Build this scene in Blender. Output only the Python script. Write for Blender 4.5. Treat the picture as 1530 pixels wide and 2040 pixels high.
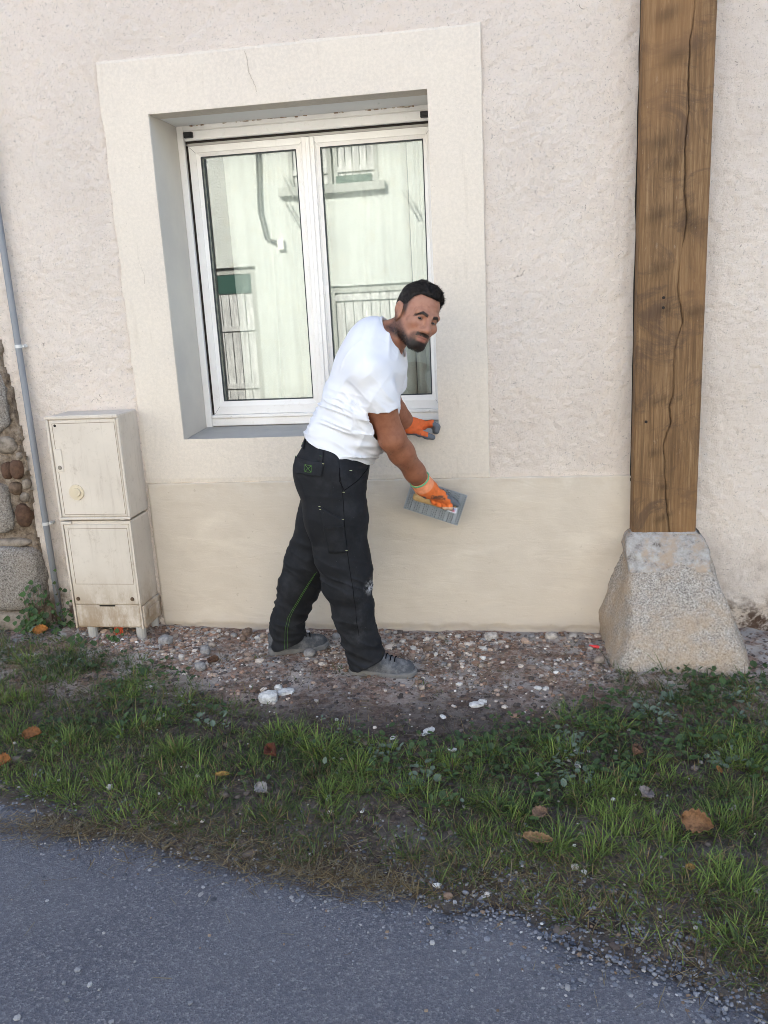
import bpy, bmesh, math, random
import numpy as np
from mathutils import Vector, Matrix

for _o in list(bpy.data.objects):
    bpy.data.objects.remove(_o, do_unlink=True)
scene = bpy.context.scene
COL = scene.collection
R = math.radians

# ------------------------------------------------------------------ camera
cam_data = bpy.data.cameras.new('camera')
cam = bpy.data.objects.new('camera', cam_data)
COL.objects.link(cam)
cam_data.sensor_fit = 'VERTICAL'
cam_data.sensor_height = 24.0
cam_data.lens = 24.0 * 1678.0 / 2040.0
cam_data.clip_start = 0.05
cam_data.clip_end = 400.0
cam.matrix_world = Matrix((
    (0.98702563, 0.01115938, 0.16017453, 0.0),
    (0.15246221, 0.24772211, -0.95675965, -3.8),
    (-0.05035562, 0.96876686, 0.24280669, 1.55),
    (0, 0, 0, 1)))
scene.camera = cam

# ------------------------------------------------------------------ sky and sun (the sun stands behind the house)
SUN_EL, SUN_AZ = R(35.0), R(-22.0)          # azimuth from +Y towards -X
world = bpy.data.worlds.new('World')
scene.world = world
world.use_nodes = True
wn = world.node_tree.nodes
sky = wn.new('ShaderNodeTexSky')
sky.sky_type = 'NISHITA'
sky.sun_disc = False
sky.sun_elevation = SUN_EL
sky.sun_rotation = SUN_AZ
sky.air_density = 1.0
sky.dust_density = 2.5
sky.ozone_density = 1.0
world.node_tree.links.new(sky.outputs[0], wn['Background'].inputs[0])
wn['Background'].inputs[1].default_value = 0.12
sun_data = bpy.data.lights.new('sun', 'SUN')
sun_data.energy = 5.0
sun_data.angle = R(0.5)
sun_data.color = (1.0, 0.915, 0.81)
sun = bpy.data.objects.new('sun', sun_data)
COL.objects.link(sun)
to_sun = Vector((math.sin(SUN_AZ) * math.cos(SUN_EL), math.cos(SUN_AZ) * math.cos(SUN_EL), math.sin(SUN_EL)))
sun.rotation_euler = to_sun.to_track_quat('Z', 'Y').to_euler()
sun.location = (-6, 14, 12)

vs = scene.view_settings
vs.view_transform = 'Standard'
vs.look = 'None'
vs.gamma = 1.0
vs.use_curve_mapping = False
vs.exposure = 2.42
scene.cycles.use_denoising = True
scene.cycles.filter_width = 0.9
scene.cycles.max_bounces = 8
scene.cycles.diffuse_bounces = 5
scene.cycles.sample_clamp_indirect = 8.0

# ------------------------------------------------------------------ helpers
def tag(o, label=None, cat=None, group=None, kind=None):
    if label: o['label'] = label
    if cat: o['category'] = cat
    if group: o['group'] = group
    if kind: o['kind'] = kind
    return o

def empty(name, loc=(0, 0, 0)):
    o = bpy.data.objects.new(name, None)
    o.empty_display_size = 0.1
    o.location = loc
    COL.objects.link(o)
    return o

def link(name, me, mat=None, parent=None, smooth=False):
    """one mesh object; vertices are given in world space, so a child keeps its parent's inverse"""
    if mat is not None and not me.materials:
        me.materials.append(mat)
    if smooth:
        me.polygons.foreach_set('use_smooth', [True] * len(me.polygons))
    o = bpy.data.objects.new(name, me)
    COL.objects.link(o)
    if parent is not None:
        o.parent = parent
        if parent.type == 'EMPTY':
            o.matrix_parent_inverse = Matrix.Translation(parent.location).inverted()
    return o

class MB:
    """collects shapes, links them as one mesh object"""
    def __init__(self):
        self.v = []; self.f = []; self.mi = []; self.m = 0
    def add(self, vs, fs):
        b = len(self.v)
        self.v += [tuple(p) for p in vs]
        self.f += [tuple(b + i for i in q) for q in fs]
        self.mi += [self.m] * len(fs)
        return self
    def box(self, x0, x1, y0, y1, z0, z1):
        vs = [(x, y, z) for z in (z0, z1) for y in (y0, y1) for x in (x0, x1)]
        return self.add(vs, [(0, 2, 3, 1), (4, 5, 7, 6), (0, 1, 5, 4), (2, 6, 7, 3), (0, 4, 6, 2), (1, 3, 7, 5)])
    def obox(self, c, ax, ay, az):
        c = np.array(c, float); ax = np.array(ax, float); ay = np.array(ay, float); az = np.array(az, float)
        vs = [c + sx * ax + sy * ay + sz * az for sz in (-1, 1) for sy in (-1, 1) for sx in (-1, 1)]
        return self.add(vs, [(0, 2, 3, 1), (4, 5, 7, 6), (0, 1, 5, 4), (2, 6, 7, 3), (0, 4, 6, 2), (1, 3, 7, 5)])
    def tube(self, pts, r, n=10, caps=True):
        pts = [Vector(p) for p in pts]
        rs = r if isinstance(r, (list, tuple)) else [r] * len(pts)
        vs, fs = [], []
        up = None
        for i, p in enumerate(pts):
            d = (pts[min(i + 1, len(pts) - 1)] - pts[max(i - 1, 0)]).normalized()
            if up is None:
                up = Vector((0, 0, 1)) if abs(d.z) < .9 else Vector((1, 0, 0))
            s = d.cross(up).normalized(); up = s.cross(d).normalized()
            for k in range(n):
                a = 2 * math.pi * k / n
                vs.append(p + (s * math.cos(a) + up * math.sin(a)) * rs[i])
        for i in range(len(pts) - 1):
            for k in range(n):
                fs.append((i * n + k, i * n + (k + 1) % n, (i + 1) * n + (k + 1) % n, (i + 1) * n + k))
        if caps:
            fs.append(tuple(range(n - 1, -1, -1)))
            fs.append(tuple((len(pts) - 1) * n + k for k in range(n)))
        return self.add(vs, fs)
    def disc_y(self, x, z, y0, y1, r, n=24, r1=None):
        """a round plug whose axis is Y, front at y0"""
        r1 = r if r1 is None else r1
        vs = [(x + r1 * math.cos(2 * math.pi * k / n), y0, z + r1 * math.sin(2 * math.pi * k / n)) for k in range(n)]
        vs += [(x + r * math.cos(2 * math.pi * k / n), y1, z + r * math.sin(2 * math.pi * k / n)) for k in range(n)]
        fs = [tuple(range(n))] + [(k, n + k, n + (k + 1) % n, (k + 1) % n) for k in range(n)] + [tuple(range(2 * n - 1, n - 1, -1))]
        return self.add(vs, fs)
    def build(self, name, mat, parent=None, bevel=0.0, seg=1, smooth=False):
        me = bpy.data.meshes.new(name)
        me.from_pydata(self.v, [], self.f)
        mats = mat if isinstance(mat, (list, tuple)) else [mat]
        for m in mats: me.materials.append(m)
        if len(mats) > 1:
            me.polygons.foreach_set('material_index', self.mi)
        bm = bmesh.new(); bm.from_mesh(me)
        bmesh.ops.recalc_face_normals(bm, faces=bm.faces)
        if bevel > 0:
            es = [e for e in bm.edges if len(e.link_faces) == 2 and e.calc_face_angle(0) > R(30)]
            bmesh.ops.bevel(bm, geom=es, offset=bevel, segments=seg, profile=0.5, affect='EDGES', clamp_overlap=True)
        bm.to_mesh(me); bm.free()
        return link(name, me, None, parent, smooth)

def np_mesh(name, verts, faces, mat, parent=None, smooth=True):
    """fast mesh from numpy arrays; faces of equal corner count"""
    verts = np.ascontiguousarray(verts, np.float32); faces = np.ascontiguousarray(faces, np.int32)
    me = bpy.data.meshes.new(name)
    k = faces.shape[1]
    me.vertices.add(len(verts)); me.vertices.foreach_set('co', verts.ravel())
    me.loops.add(faces.size); me.loops.foreach_set('vertex_index', faces.ravel())
    me.polygons.add(len(faces))
    me.polygons.foreach_set('loop_start', np.arange(0, faces.size, k, dtype=np.int32))
    me.polygons.foreach_set('loop_total', np.full(len(faces), k, np.int32))
    me.polygons.foreach_set('use_smooth', np.full(len(faces), smooth))
    me.update(calc_edges=True); me.validate()
    if mat is not None:
        for m in (mat if isinstance(mat, (list, tuple)) else [mat]): me.materials.append(m)
    return link(name, me, None, parent)

def set_color(o, rgb, name='Col'):
    """per-vertex colour (n,3)"""
    a = o.data.color_attributes.new(name, 'FLOAT_COLOR', 'POINT')
    c = np.ones((len(rgb), 4), np.float32); c[:, :3] = rgb
    a.data.foreach_set('color', c.ravel())

def _hash(ix, iy, iz, seed):
    h = (ix.astype(np.int64) * 374761393 + iy.astype(np.int64) * 668265263 + iz.astype(np.int64) * 2147483647 + seed * 974711) & 0xffffffff
    h = ((h ^ (h >> 13)) * 1274126177) & 0xffffffff
    return ((h ^ (h >> 16)) & 0xffff) / 65535.0

def vnoise(x, y, z=0.0, seed=0):
    """value noise 0..1"""
    x, y, z = np.broadcast_arrays(np.asarray(x, float), np.asarray(y, float), np.asarray(z, float))
    x0, y0, z0 = np.floor(x), np.floor(y), np.floor(z)
    fx, fy, fz = x - x0, y - y0, z - z0
    fx, fy, fz = [t * t * (3 - 2 * t) for t in (fx, fy, fz)]
    r = 0
    for dx in (0, 1):
        for dy in (0, 1):
            for dz in (0, 1):
                w = (fx if dx else 1 - fx) * (fy if dy else 1 - fy) * (fz if dz else 1 - fz)
                r = r + w * _hash(x0 + dx, y0 + dy, z0 + dz, seed)
    return r

def fbm(x, y, z=0.0, seed=0, octv=4, gain=.5):
    x, y, z = np.asarray(x, float), np.asarray(y, float), np.asarray(z, float)
    r, a, t = 0, 1.0, 0
    for i in range(octv):
        r = r + a * vnoise(x * 2 ** i, y * 2 ** i, z * 2 ** i, seed + i * 17); t += a; a *= gain
    return r / t

def sstep(a, b, x):
    t = np.clip((np.asarray(x, float) - a) / (b - a), 0, 1)
    return t * t * (3 - 2 * t)

def grid_faces(nx, ny):
    i, j = np.meshgrid(np.arange(nx - 1), np.arange(ny - 1), indexing='ij')
    a = i * ny + j
    return np.stack([a, a + ny, a + ny + 1, a + 1], -1).reshape(-1, 4)

# ------------------------------------------------------------------ material kit
class Mat:
    def __init__(self, name, base=(.5, .5, .5), rough=.8, spec=.3):
        self.m = bpy.data.materials.new(name)
        self.m.use_nodes = True
        self.t = self.m.node_tree
        self.b = self.t.nodes['Principled BSDF']
        self.b.inputs['Base Color'].default_value = (*base, 1)
        self.b.inputs['Roughness'].default_value = rough
        self.b.inputs['Specular IOR Level'].default_value = spec
        self._pos = None
    def node(self, kind, **kw):
        n = self.t.nodes.new(kind)
        for k, v in kw.items(): setattr(n, k, v)
        return n
    def put(self, sock, v):
        if isinstance(v, bpy.types.NodeSocket): self.t.links.new(v, sock)
        elif isinstance(v, (tuple, list)) and len(v) == 3 and sock.type == 'RGBA': sock.default_value = (*v, 1)
        else: sock.default_value = v
    def pos(self, scale=None, obj=False):
        if obj:
            s = self.node('ShaderNodeTexCoord').outputs['Object']
        else:
            s = self.node('ShaderNodeNewGeometry').outputs['Position']
        if scale is None: return s
        m = self.node('ShaderNodeMapping'); m.inputs['Scale'].default_value = scale
        self.put(m.inputs['Vector'], s)
        return m.outputs[0]
    def noise(self, scale, detail=4, rough=.55, vec=None, dist=0.0):
        n = self.node('ShaderNodeTexNoise')
        self.put(n.inputs['Vector'], vec if vec is not None else self.pos())
        n.inputs['Scale'].default_value = scale; n.inputs['Detail'].default_value = detail
        n.inputs['Roughness'].default_value = rough; n.inputs['Distortion'].default_value = dist
        return n.outputs['Fac']
    def voronoi(self, scale, vec=None, feature='F1', out='Distance', rnd=1.0):
        n = self.node('ShaderNodeTexVoronoi', feature=feature)
        self.put(n.inputs['Vector'], vec if vec is not None else self.pos())
        n.inputs['Scale'].default_value = scale; n.inputs['Randomness'].default_value = rnd
        return n.outputs[out]
    def ramp(self, fac, stops):
        n = self.node('ShaderNodeValToRGB'); self.put(n.inputs['Fac'], fac)
        el = n.color_ramp.elements
        while len(el) < len(stops): el.new(.5)
        for e, (p, c) in zip(el, stops):
            e.position = p; e.color = (*c, 1) if isinstance(c, (tuple, list)) else (c, c, c, 1)
        return n.outputs[0]
    def mix(self, fac, a, b, mode='MIX'):
        n = self.node('ShaderNodeMix', data_type='RGBA', blend_type=mode)
        self.put(n.inputs[0], fac); self.put(n.inputs[6], a); self.put(n.inputs[7], b)
        return n.outputs[2]
    def math(self, op, a, b=0.0, c=None, clamp=False):
        n = self.node('ShaderNodeMath', operation=op, use_clamp=clamp)
        self.put(n.inputs[0], a); self.put(n.inputs[1], b)
        if c is not None: self.put(n.inputs[2], c)
        return n.outputs[0]
    def rng(self, v, a, b, c=0.0, d=1.0):
        n = self.node('ShaderNodeMapRange'); n.interpolation_type = 'SMOOTHSTEP'
        for i, q in enumerate((v, a, b, c, d)): self.put(n.inputs[i], q)
        return n.outputs[0]
    def sep(self, vec=None):
        n = self.node('ShaderNodeSeparateXYZ'); self.put(n.inputs[0], vec if vec is not None else self.pos())
        return n.outputs
    def attr(self, name='Col'):
        return self.node('ShaderNodeAttribute', attribute_name=name).outputs['Color']
    def color(self, s): self.put(self.b.inputs['Base Color'], s); return self
    def rough(self, s): self.put(self.b.inputs['Roughness'], s); return self
    def bump(self, h, strength=.5, dist=.01):
        n = self.node('ShaderNodeBump'); n.inputs['Strength'].default_value = strength
        n.inputs['Distance'].default_value = dist
        self.put(n.inputs['Height'], h)
        if self.b.inputs['Normal'].is_linked:
            self.t.links.new(self.b.inputs['Normal'].links[0].from_socket, n.inputs['Normal'])
        self.t.links.new(n.outputs[0], self.b.inputs['Normal'])
        return self
# ================================================================== materials of the setting
def roughcast_mat():
    m = Mat('roughcast', rough=.95, spec=.1)
    big = m.noise(1.1, 4, .6)
    c = m.mix(m.rng(big, .35, .68), (.755, .655, .57), (.675, .585, .51))
    c = m.mix(m.math('MULTIPLY', m.rng(m.noise(7, 5, .6), .35, .75), .5), c, (.74, .66, .58))
    c = m.mix(m.math('MULTIPLY', m.rng(m.noise(2.6, 5, .65), .58, .78), .5), c, (.55, .46, .37))      # old grey-brown wash
    pit = m.rng(m.noise(95, 5, .70, dist=.8), .44, .32)
    c = m.mix(m.math('MULTIPLY', pit, .58), c, (.30, .262, .23))
    pit2 = m.rng(m.noise(26, 6, .74, dist=1.6), .375, .30)
    c = m.mix(m.math('MULTIPLY', pit2, .75), c, (.22, .18, .15))
    # splash dirt low on the wall
    z = m.sep()[2]
    low = m.math('MULTIPLY', m.rng(z, .62, .02), m.rng(m.noise(5.5, 6, .72), .42, .66))
    c = m.mix(m.math('MULTIPLY', low, .8), c, (.33, .235, .165))
    rot = m.math('MULTIPLY', m.rng(z, .22, .05), m.rng(m.noise(11, 5, .7), .45, .6))
    c = m.mix(rot, c, (.11, .07, .05))
    m.color(c)
    m.bump(m.noise(120, 5, .75), .9, .008)
    m.bump(m.noise(62, 5, .72, dist=1.0), .6, .010)
    return m.m

def smooth_plaster(name, c1, c2, stain, scale=1.4, streak=True):
    m = Mat(name, rough=.9, spec=.12)
    c = m.mix(m.rng(m.noise(scale, 5, .6), .35, .68), c1, c2)
    c = m.mix(m.math('MULTIPLY', m.rng(m.noise(75, 5, .75), .36, .66), .5), c, tuple(min(.85, k * 1.16) for k in c1))
    if streak:
        s = m.noise(9, 5, .7, vec=m.pos((2.2, 1, .25)))
        c = m.mix(m.math('MULTIPLY', m.rng(s, .55, .78), .35), c, stain)
    sp = m.rng(m.noise(64, 4, .65), .335, .285)
    c = m.mix(m.math('MULTIPLY', sp, .3), c, tuple(k * .55 for k in stain))
    m.color(c)
    m.bump(m.noise(130, 4, .7), .28, .003)
    m.bump(m.noise(14, 4, .6, vec=m.pos((.6, 1, 1.6))), .3, .008)
    return m.m

MT = {}
MT['roughcast'] = roughcast_mat()
MT['surround'] = smooth_plaster('surround_plaster', (.62, .55, .465), (.575, .51, .44), (.43, .36, .285))
def plinth_mat():
    m = Mat('fresh_plaster', rough=.9, spec=.12)
    c = m.mix(m.rng(m.noise(1.3, 5, .62), .33, .7), (.575, .50, .41), (.505, .435, .355))
    c = m.mix(m.math('MULTIPLY', m.rng(m.noise(3.5, 5, .6, vec=m.pos((.7, 1, 1.6))), .5, .75), .6), c, (.665, .59, .485))
    x, y, z = m.sep()
    damp = m.math('MULTIPLY', m.rng(z, .10, .0), m.rng(m.noise(9, 5, .7), .35, .6))
    c = m.mix(m.math('MULTIPLY', damp, .7), c, (.50, .44, .385))
    top = m.math('MULTIPLY', m.rng(z, .60, .75), m.rng(m.noise(6, 5, .7), .4, .7))
    c = m.mix(m.math('MULTIPLY', top, .5), c, (.66, .60, .52))
    sp = m.rng(m.noise(40, 3, .6), .31, .27)
    c = m.mix(m.math('MULTIPLY', sp, .3), c, (.30, .24, .18))
    m.color(c)
    m.bump(m.noise(150, 4, .7), .25, .003)
    m.bump(m.noise(11, 4, .6, vec=m.pos((.45, 1, 1.8)), dist=.7), .4, .008)
    return m.m
MT['plinth'] = plinth_mat()
m = Mat('cement_sill', (.42, .41, .40), .9, .2); m.color(m.mix(m.noise(8, 5, .6), (.35, .33, .30), (.48, .45, .41))); m.bump(m.noise(90, 4), .3, .004); MT['cement'] = m.m
m = Mat('reveal_paint', (.58, .56, .53), .85, .2); m.color(m.mix(m.rng(m.noise(4, 4), .3, .7), (.60, .555, .49), (.54, .50, .45))); m.bump(m.noise(110, 4), .25, .003); MT['reveal'] = m.m
m = Mat('soffit_board', (.70, .70, .70), .6, .3); m.b.inputs['Base Color'].default_value = (.78, .77, .75, 1); MT['board'] = m.m
m = Mat('mortar_crumbs', (.4, .3, .22), .95, .1); m.color(m.mix(m.rng(m.noise(60, 4), .4, .6), (.30, .21, .15), (.62, .56, .48))); MT['crumb'] = m.m
def pvc():
    m = Mat('white_pvc', (.78, .75, .72), .38, .45)
    c = m.mix(m.rng(m.noise(3, 5, .6), .4, .75), (.80, .775, .745), (.74, .70, .655))
    c = m.mix(m.math('MULTIPLY', m.rng(m.noise(40, 4, .7), .55, .75), .25), c, (.52, .47, .41))
    return m.color(c).m
MT['pvc'] = pvc()
MT['black_plastic'] = Mat('black_plastic', (.015, .014, .014), .45, .4).m
MT['gasket'] = Mat('grey_gasket', (.06, .065, .07), .7, .2).m
def glass_mat():
    m = Mat('window_glass')
    t = m.t; t.nodes.remove(m.b)
    tr = m.node('ShaderNodeBsdfTransparent'); tr.inputs[0].default_value = (.93, .95, .94, 1)
    gl = m.node('ShaderNodeBsdfGlossy'); gl.inputs['Roughness'].default_value = .008
    gl.inputs[0].default_value = (.96, 1.0, .99, 1)
    n = m.node('ShaderNodeBump'); n.inputs['Strength'].default_value = .06; n.inputs['Distance'].default_value = .004
    m.put(n.inputs['Height'], m.noise(2.6, 1, .3)); m.t.links.new(n.outputs[0], gl.inputs['Normal'])
    mx = m.node('ShaderNodeMixShader')
    fr = m.node('ShaderNodeFresnel'); fr.inputs[0].default_value = 1.5
    m.put(mx.inputs[0], m.math('ADD', m.math('MULTIPLY', fr.outputs[0], 1.2), .05, clamp=True))
    t.links.new(tr.outputs[0], mx.inputs[1]); t.links.new(gl.outputs[0], mx.inputs[2])
    t.links.new(mx.outputs[0], t.nodes['Material Output'].inputs[0])
    return m.m
MT['glass'] = glass_mat()
m = Mat('curtain_cloth', (.80, .75, .63), .95, .05); m.color(m.mix(m.noise(14, 4), (.62, .63, .595), (.56, .57, .535))); m.b.inputs['Subsurface Weight'].default_value = 0.0; MT['curtain'] = m.m
m = Mat('room_paint', (.16, .20, .20), .9, .1); MT['room'] = m.m
m = Mat('dark_joint', (.035, .03, .026), .95, .05); MT['joint'] = m.m

# ================================================================== the house being repaired
XL, XR, ZT = -1.585, -.362, 2.390          # window opening
ZB = .957
house = empty('house', (-.8, 0, 0))
tag(house, 'old house front in pinkish roughcast with white window and fresh beige plaster along its foot', 'house')

# roughcast wall: a dense relief where the photograph looks, plain beyond
gx = np.arange(-3.05, 1.5, .0085); gz = np.arange(-.14, 2.98, .0085)
GX, GZ = np.meshgrid(gx, gz, indexing='ij')
rel = (fbm(GX * 62, GZ * 62, 0, 3, 3) - .5) * .013 + (fbm(GX * 18, GZ * 18, 0, 9, 3) - .5) * .006 + (fbm(GX * 2.2, GZ * 2.2, 0, 5, 3) - .5) * .02
# where the render thins out at the foot right of the post the masonry behind it shows
foot = sstep(.16, .03, GZ + .06 * (fbm(GX * 9, GX * 0, 0, 31, 3) - .5)) * sstep(.80, .86, GX)
GY = -rel + foot * .035
# lap the roughcast over the left edge of the smooth surround
lap = sstep(.045, .0, np.abs(GX + 1.825)) * sstep(.70, .8, GZ) * sstep(2.66, 2.6, GZ)
GY -= lap * .007 * vnoise(GX * 40, GZ * 40, 0, 77)
i, j = np.meshgrid(np.arange(len(gx) - 1), np.arange(len(gz) - 1), indexing='ij')
cxm, czm = gx[i] + .004, gz[j] + .004
hole = (cxm > -1.77) & (cxm < -.165) & (czm > .78) & (czm < 2.585)
hole |= (cxm > -1.70) & (cxm < .40) & (czm > -.05) & (czm < .68)
fc = grid_faces(len(gx), len(gz)).reshape(len(gx) - 1, len(gz) - 1, 4)[~hole]
wv = np.stack([GX, GY, GZ], -1).reshape(-1, 3)
x0, x1, z0, z1 = gx[0], gx[-1], gz[0], gz[-1]
ex = np.array([(-9, 0, -.2), (x0, 0, -.2), (x0, 0, 5.4), (-9, 0, 5.4), (x1, 0, -.2), (8, 0, -.2), (8, 0, 5.4), (x1, 0, 5.4),
               (x0, 0, z1), (x1, 0, z1), (-9, 8, -.2), (-9, 8, 5.4), (8, 8, -.2), (8, 8, 5.4)], float)
b = len(wv)
ef = np.array([(0, 1, 2, 3), (4, 5, 6, 7), (8, 9, 7, 2), (0, 3, 11, 10), (5, 12, 13, 6), (10, 11, 13, 12)]) + b
np_mesh('wall', np.vstack([wv, ex]), np.vstack([fc[:, ::1], ef]), MT['roughcast'], house)

roof_m = Mat('roof_tiles', (.30, .15, .09), .9, .2); roof_m.color(roof_m.mix(roof_m.noise(3, 5), (.33, .17, .10), (.22, .11, .07)))
mb = MB()
for s in (0, 1):
    a = [(-9.4, -.42, 5.25), (8.4, -.42, 5.25), (8.4, 4, 7.1), (-9.4, 4, 7.1)] if s == 0 else [(-9.4, 8.42, 5.25), (8.4, 8.42, 5.25), (8.4, 4, 7.1), (-9.4, 4, 7.1)]
    mb.add(a + [(p[0], p[1], p[2] + .14) for p in a], [(0, 1, 2, 3), (7, 6, 5, 4), (0, 4, 5, 1), (1, 5, 6, 2), (2, 6, 7, 3), (3, 7, 4, 0)])
mb.build('roof', roof_m.m, house)

# smooth surround round the opening: four strips in one frame, edges a little uneven
def slab_frame(name, ox0, ox1, oz0, oz1, ix0, ix1, iz0, iz1, y, mat, parent, step=.02, back=.03, seed=1):
    xs = np.unique(np.concatenate([np.arange(ox0, ox1, step), [ox1, ix0, ix1]])); zs = np.unique(np.concatenate([np.arange(oz0, oz1, step), [oz1, iz0, iz1]]))
    xs = xs[np.concatenate([[True], np.diff(xs) > 1e-4])]; zs = zs[np.concatenate([[True], np.diff(zs) > 1e-4])]
    X, Z = np.meshgrid(xs, zs, indexing='ij')
    Yv = np.full(X.shape, y) - (fbm(X * 3, Z * 3, 0, seed, 3) - .5) * .006
    dx, dz = X.copy(), Z.copy()
    w = .011
    eL, eR = X <= ox0 + 1e-6, X >= ox1 - 1e-6
    eB, eT = Z <= oz0 + 1e-6, Z >= oz1 - 1e-6
    dx[eL] += (fbm(Z[eL] * 12, 0, 0, seed + 1, 4) - .5) * w * 1.8; dx[eR] += (fbm(Z[eR] * 12, 0, 0, seed + 2, 4) - .5) * w * .5
    dz[eB] += (fbm(X[eB] * 12, 0, 0, seed + 3, 4) - .5) * w * .6; dz[eT] += (fbm(X[eT] * 12, 0, 0, seed + 4, 4) - .5) * w * .8
    for e in (eL, eR, eB, eT): Yv[e] += .003
    nx, nz = X.shape
    front = np.stack([dx, Yv, dz], -1).reshape(-1, 3); rear = front.copy(); rear[:, 1] = back
    F = grid_faces(nx, nz).reshape(nx - 1, nz - 1, 4)
    cxm = (xs[:-1] + xs[1:]) / 2; czm = (zs[:-1] + zs[1:]) / 2
    CX, CZ = np.meshgrid(cxm, czm, indexing='ij')
    keep = ~((CX > ix0) & (CX < ix1) & (CZ > iz0) & (CZ < iz1))
    faces = [F[keep]]
    n = nx * nz
    idx = np.arange(n).reshape(nx, nz)
    def rim(a): faces.append(np.stack([a[:-1], a[1:], a[1:] + n, a[:-1] + n], -1))
    rim(idx[0]); rim(idx[-1]); rim(idx[:, 0]); rim(idx[:, -1])
    return np_mesh(name, np.vstack([front, rear]), np.vstack(faces), mat, parent, smooth=False)
sur = slab_frame('window_surround', -1.80, -.137, .747, 2.617, XL, XR, ZB, ZT, -.011, MT['surround'], house, seed=11)
# reveals, soffit and sill of the opening
mb = MB(); mb.box(XL - .05, XL, -.002, .36, ZB - .05, ZT + .05); mb.build('reveal', MT['reveal'], house, .003)
mb = MB(); mb.box(XR, XR + .05, -.002, .36, ZB - .05, ZT + .05); mb.build('reveal', MT['reveal'], house, .003)
mb = MB(); mb.box(XL + .0005, XR - .0005, -.0062, .10, ZT, ZT + .05); mb.build('lintel_soffit', MT['surround'], house, .003)
mb = MB(); mb.box(XL + .0005, XR - .0005, .101, .36, ZT + .004, ZT + .05)
for q in (-1.28, -.95, -.6): mb.tube([(q, .2, ZT + .0045), (q, .2, ZT + .001)], .006, 8)
mb.build('soffit_board', MT['board'], house)
mb = MB(); mb.add([(XL + .0005, -.004, ZB - .05), (XR - .0005, -.004, ZB - .05), (XR - .0005, .36, ZB - .05), (XL + .0005, .36, ZB - .05),
                   (XL + .0005, -.004, ZB - .004), (XR - .0005, -.004, ZB - .004), (XR - .0005, .36, ZB + .014), (XL + .0005, .36, ZB + .014)],
                  [(0, 1, 2, 3), (4, 5, 6, 7), (0, 1, 5, 4), (1, 2, 6, 5), (2, 3, 7, 6), (3, 0, 4, 7)])
mb.build('window_sill', MT['cement'], house, .003)

for pts in ([(-1.13, 2.60), (-1.115, 2.56), (-1.118, 2.52), (-1.10, 2.48), (-1.092, 2.455), (-1.088, 2.43)], [(-1.70, 1.9), (-1.705, 1.80), (-1.69, 1.72), (-1.695, 1.66)]):
    mb = MB(); r_ = random.Random(len(pts)); q_ = []
    for a in range(len(pts) - 1):
        for t in (0, .33, .66): q_.append((pts[a][0] * (1 - t) + pts[a + 1][0] * t + r_.uniform(-.003, .003), -.0118, pts[a][1] * (1 - t) + pts[a + 1][1] * t))
    mb.tube(q_, .0008, 4); mb.build('plaster_crack', Mat('crack_line', (.42, .36, .30), .95, .05).m, sur)
# fresh plaster along the foot, a ragged edge at the ground and along the stone
px = np.arange(-1.795, .50, .012); pz = np.concatenate([np.arange(-.03, .742, .012), [.7435]])
PX, PZ = np.meshgrid(px, pz, indexing='ij')
PY = -.0155 - (fbm(PX * 2.5, PZ * 4, 0, 21, 4) - .5) * .012 - (fbm(PX * 14, PZ * 24, 0, 22, 3) - .5) * .003
PY += sstep(.028, .004, PZ + .03 * (fbm(PX * 22, 0, 0, 24, 4) - .5)) * .012
PY -= sstep(.02, .0, .7435 - PZ) * .003 * fbm(PX * 25, 0, 0, 26, 3)
pe = PZ.copy(); pe[:, -1] += (fbm(px * 18, 0, 0, 25, 4) - .5) * .008
fr = np.stack([PX, PY, pe], -1).reshape(-1, 3); rr = fr.copy(); rr[:, 1] = .03
n = len(fr); F = grid_faces(len(px), len(pz)); idx = np.arange(n).reshape(PX.shape)
rims = [np.stack([a[:-1], a[1:], a[1:] + n, a[:-1] + n], -1) for a in (idx[0], idx[-1], idx[:, 0], idx[:, -1])]
np_mesh('plaster_panel', np.vstack([fr, rr]), np.vstack([F] + rims), MT['plinth'], house)

# ------------------------------------------------------------------ window
win = MB()
YF = .30
# fixed frame
win.box(XL, XL + .032, YF, YF + .07, .965, 2.40); win.box(XR - .014, XR, YF, YF + .07, .965, 2.40)
win.box(XL + .0325, XR - .0145, YF, YF + .07, 2.372, 2.40); win.box(XL + .0325, XR - .0145, YF + .002, YF + .07, .972, 1.012)
win.box(XL + .0325, XR - .0145, YF + .035, YF + .07, 2.312, 2.3715)
window = win.build('window_frame', MT['pvc'], house, .003)
mb = MB(); mb.box(XL + .0325, XL + .046, YF + .02, YF + .06, 1.013, 2.31); mb.build('guide_groove', MT['joint'], window)
mb = MB(); mb.box(XR - .020, XR - .0145, YF + .02, YF + .06, 1.013, 2.31)
mb.build('guide_groove', MT['joint'], window)
mb = MB(); mb.box(XL + .038, XR - .016, YF - .012, YF + .028, 2.327, 2.370); sh = mb.build('shutter_bar', MT['pvc'], window, .004)
for sx in (XL + .045, XR - .062):
    mb = MB(); mb.box(sx, sx + .042, YF - .034, YF - .0125, 2.337, 2.362); mb.box(sx + .006, sx + .036, YF - .040, YF - .0345, 2.342, 2.357)
    mb.build('shutter_stop', MT['black_plastic'], window, .002)
mb = MB(); mb.box(XL + .038, XR - .016, YF + .006, YF + .03, 2.3165, 2.3268); mb.build('shutter_gap', MT['joint'], window)
mb = MB(); mb.box(XL + .047, XR - .016, YF + .004, YF + .034, 2.3052, 2.3162); mb.build('head_strip', MT['cement'], window)
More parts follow.
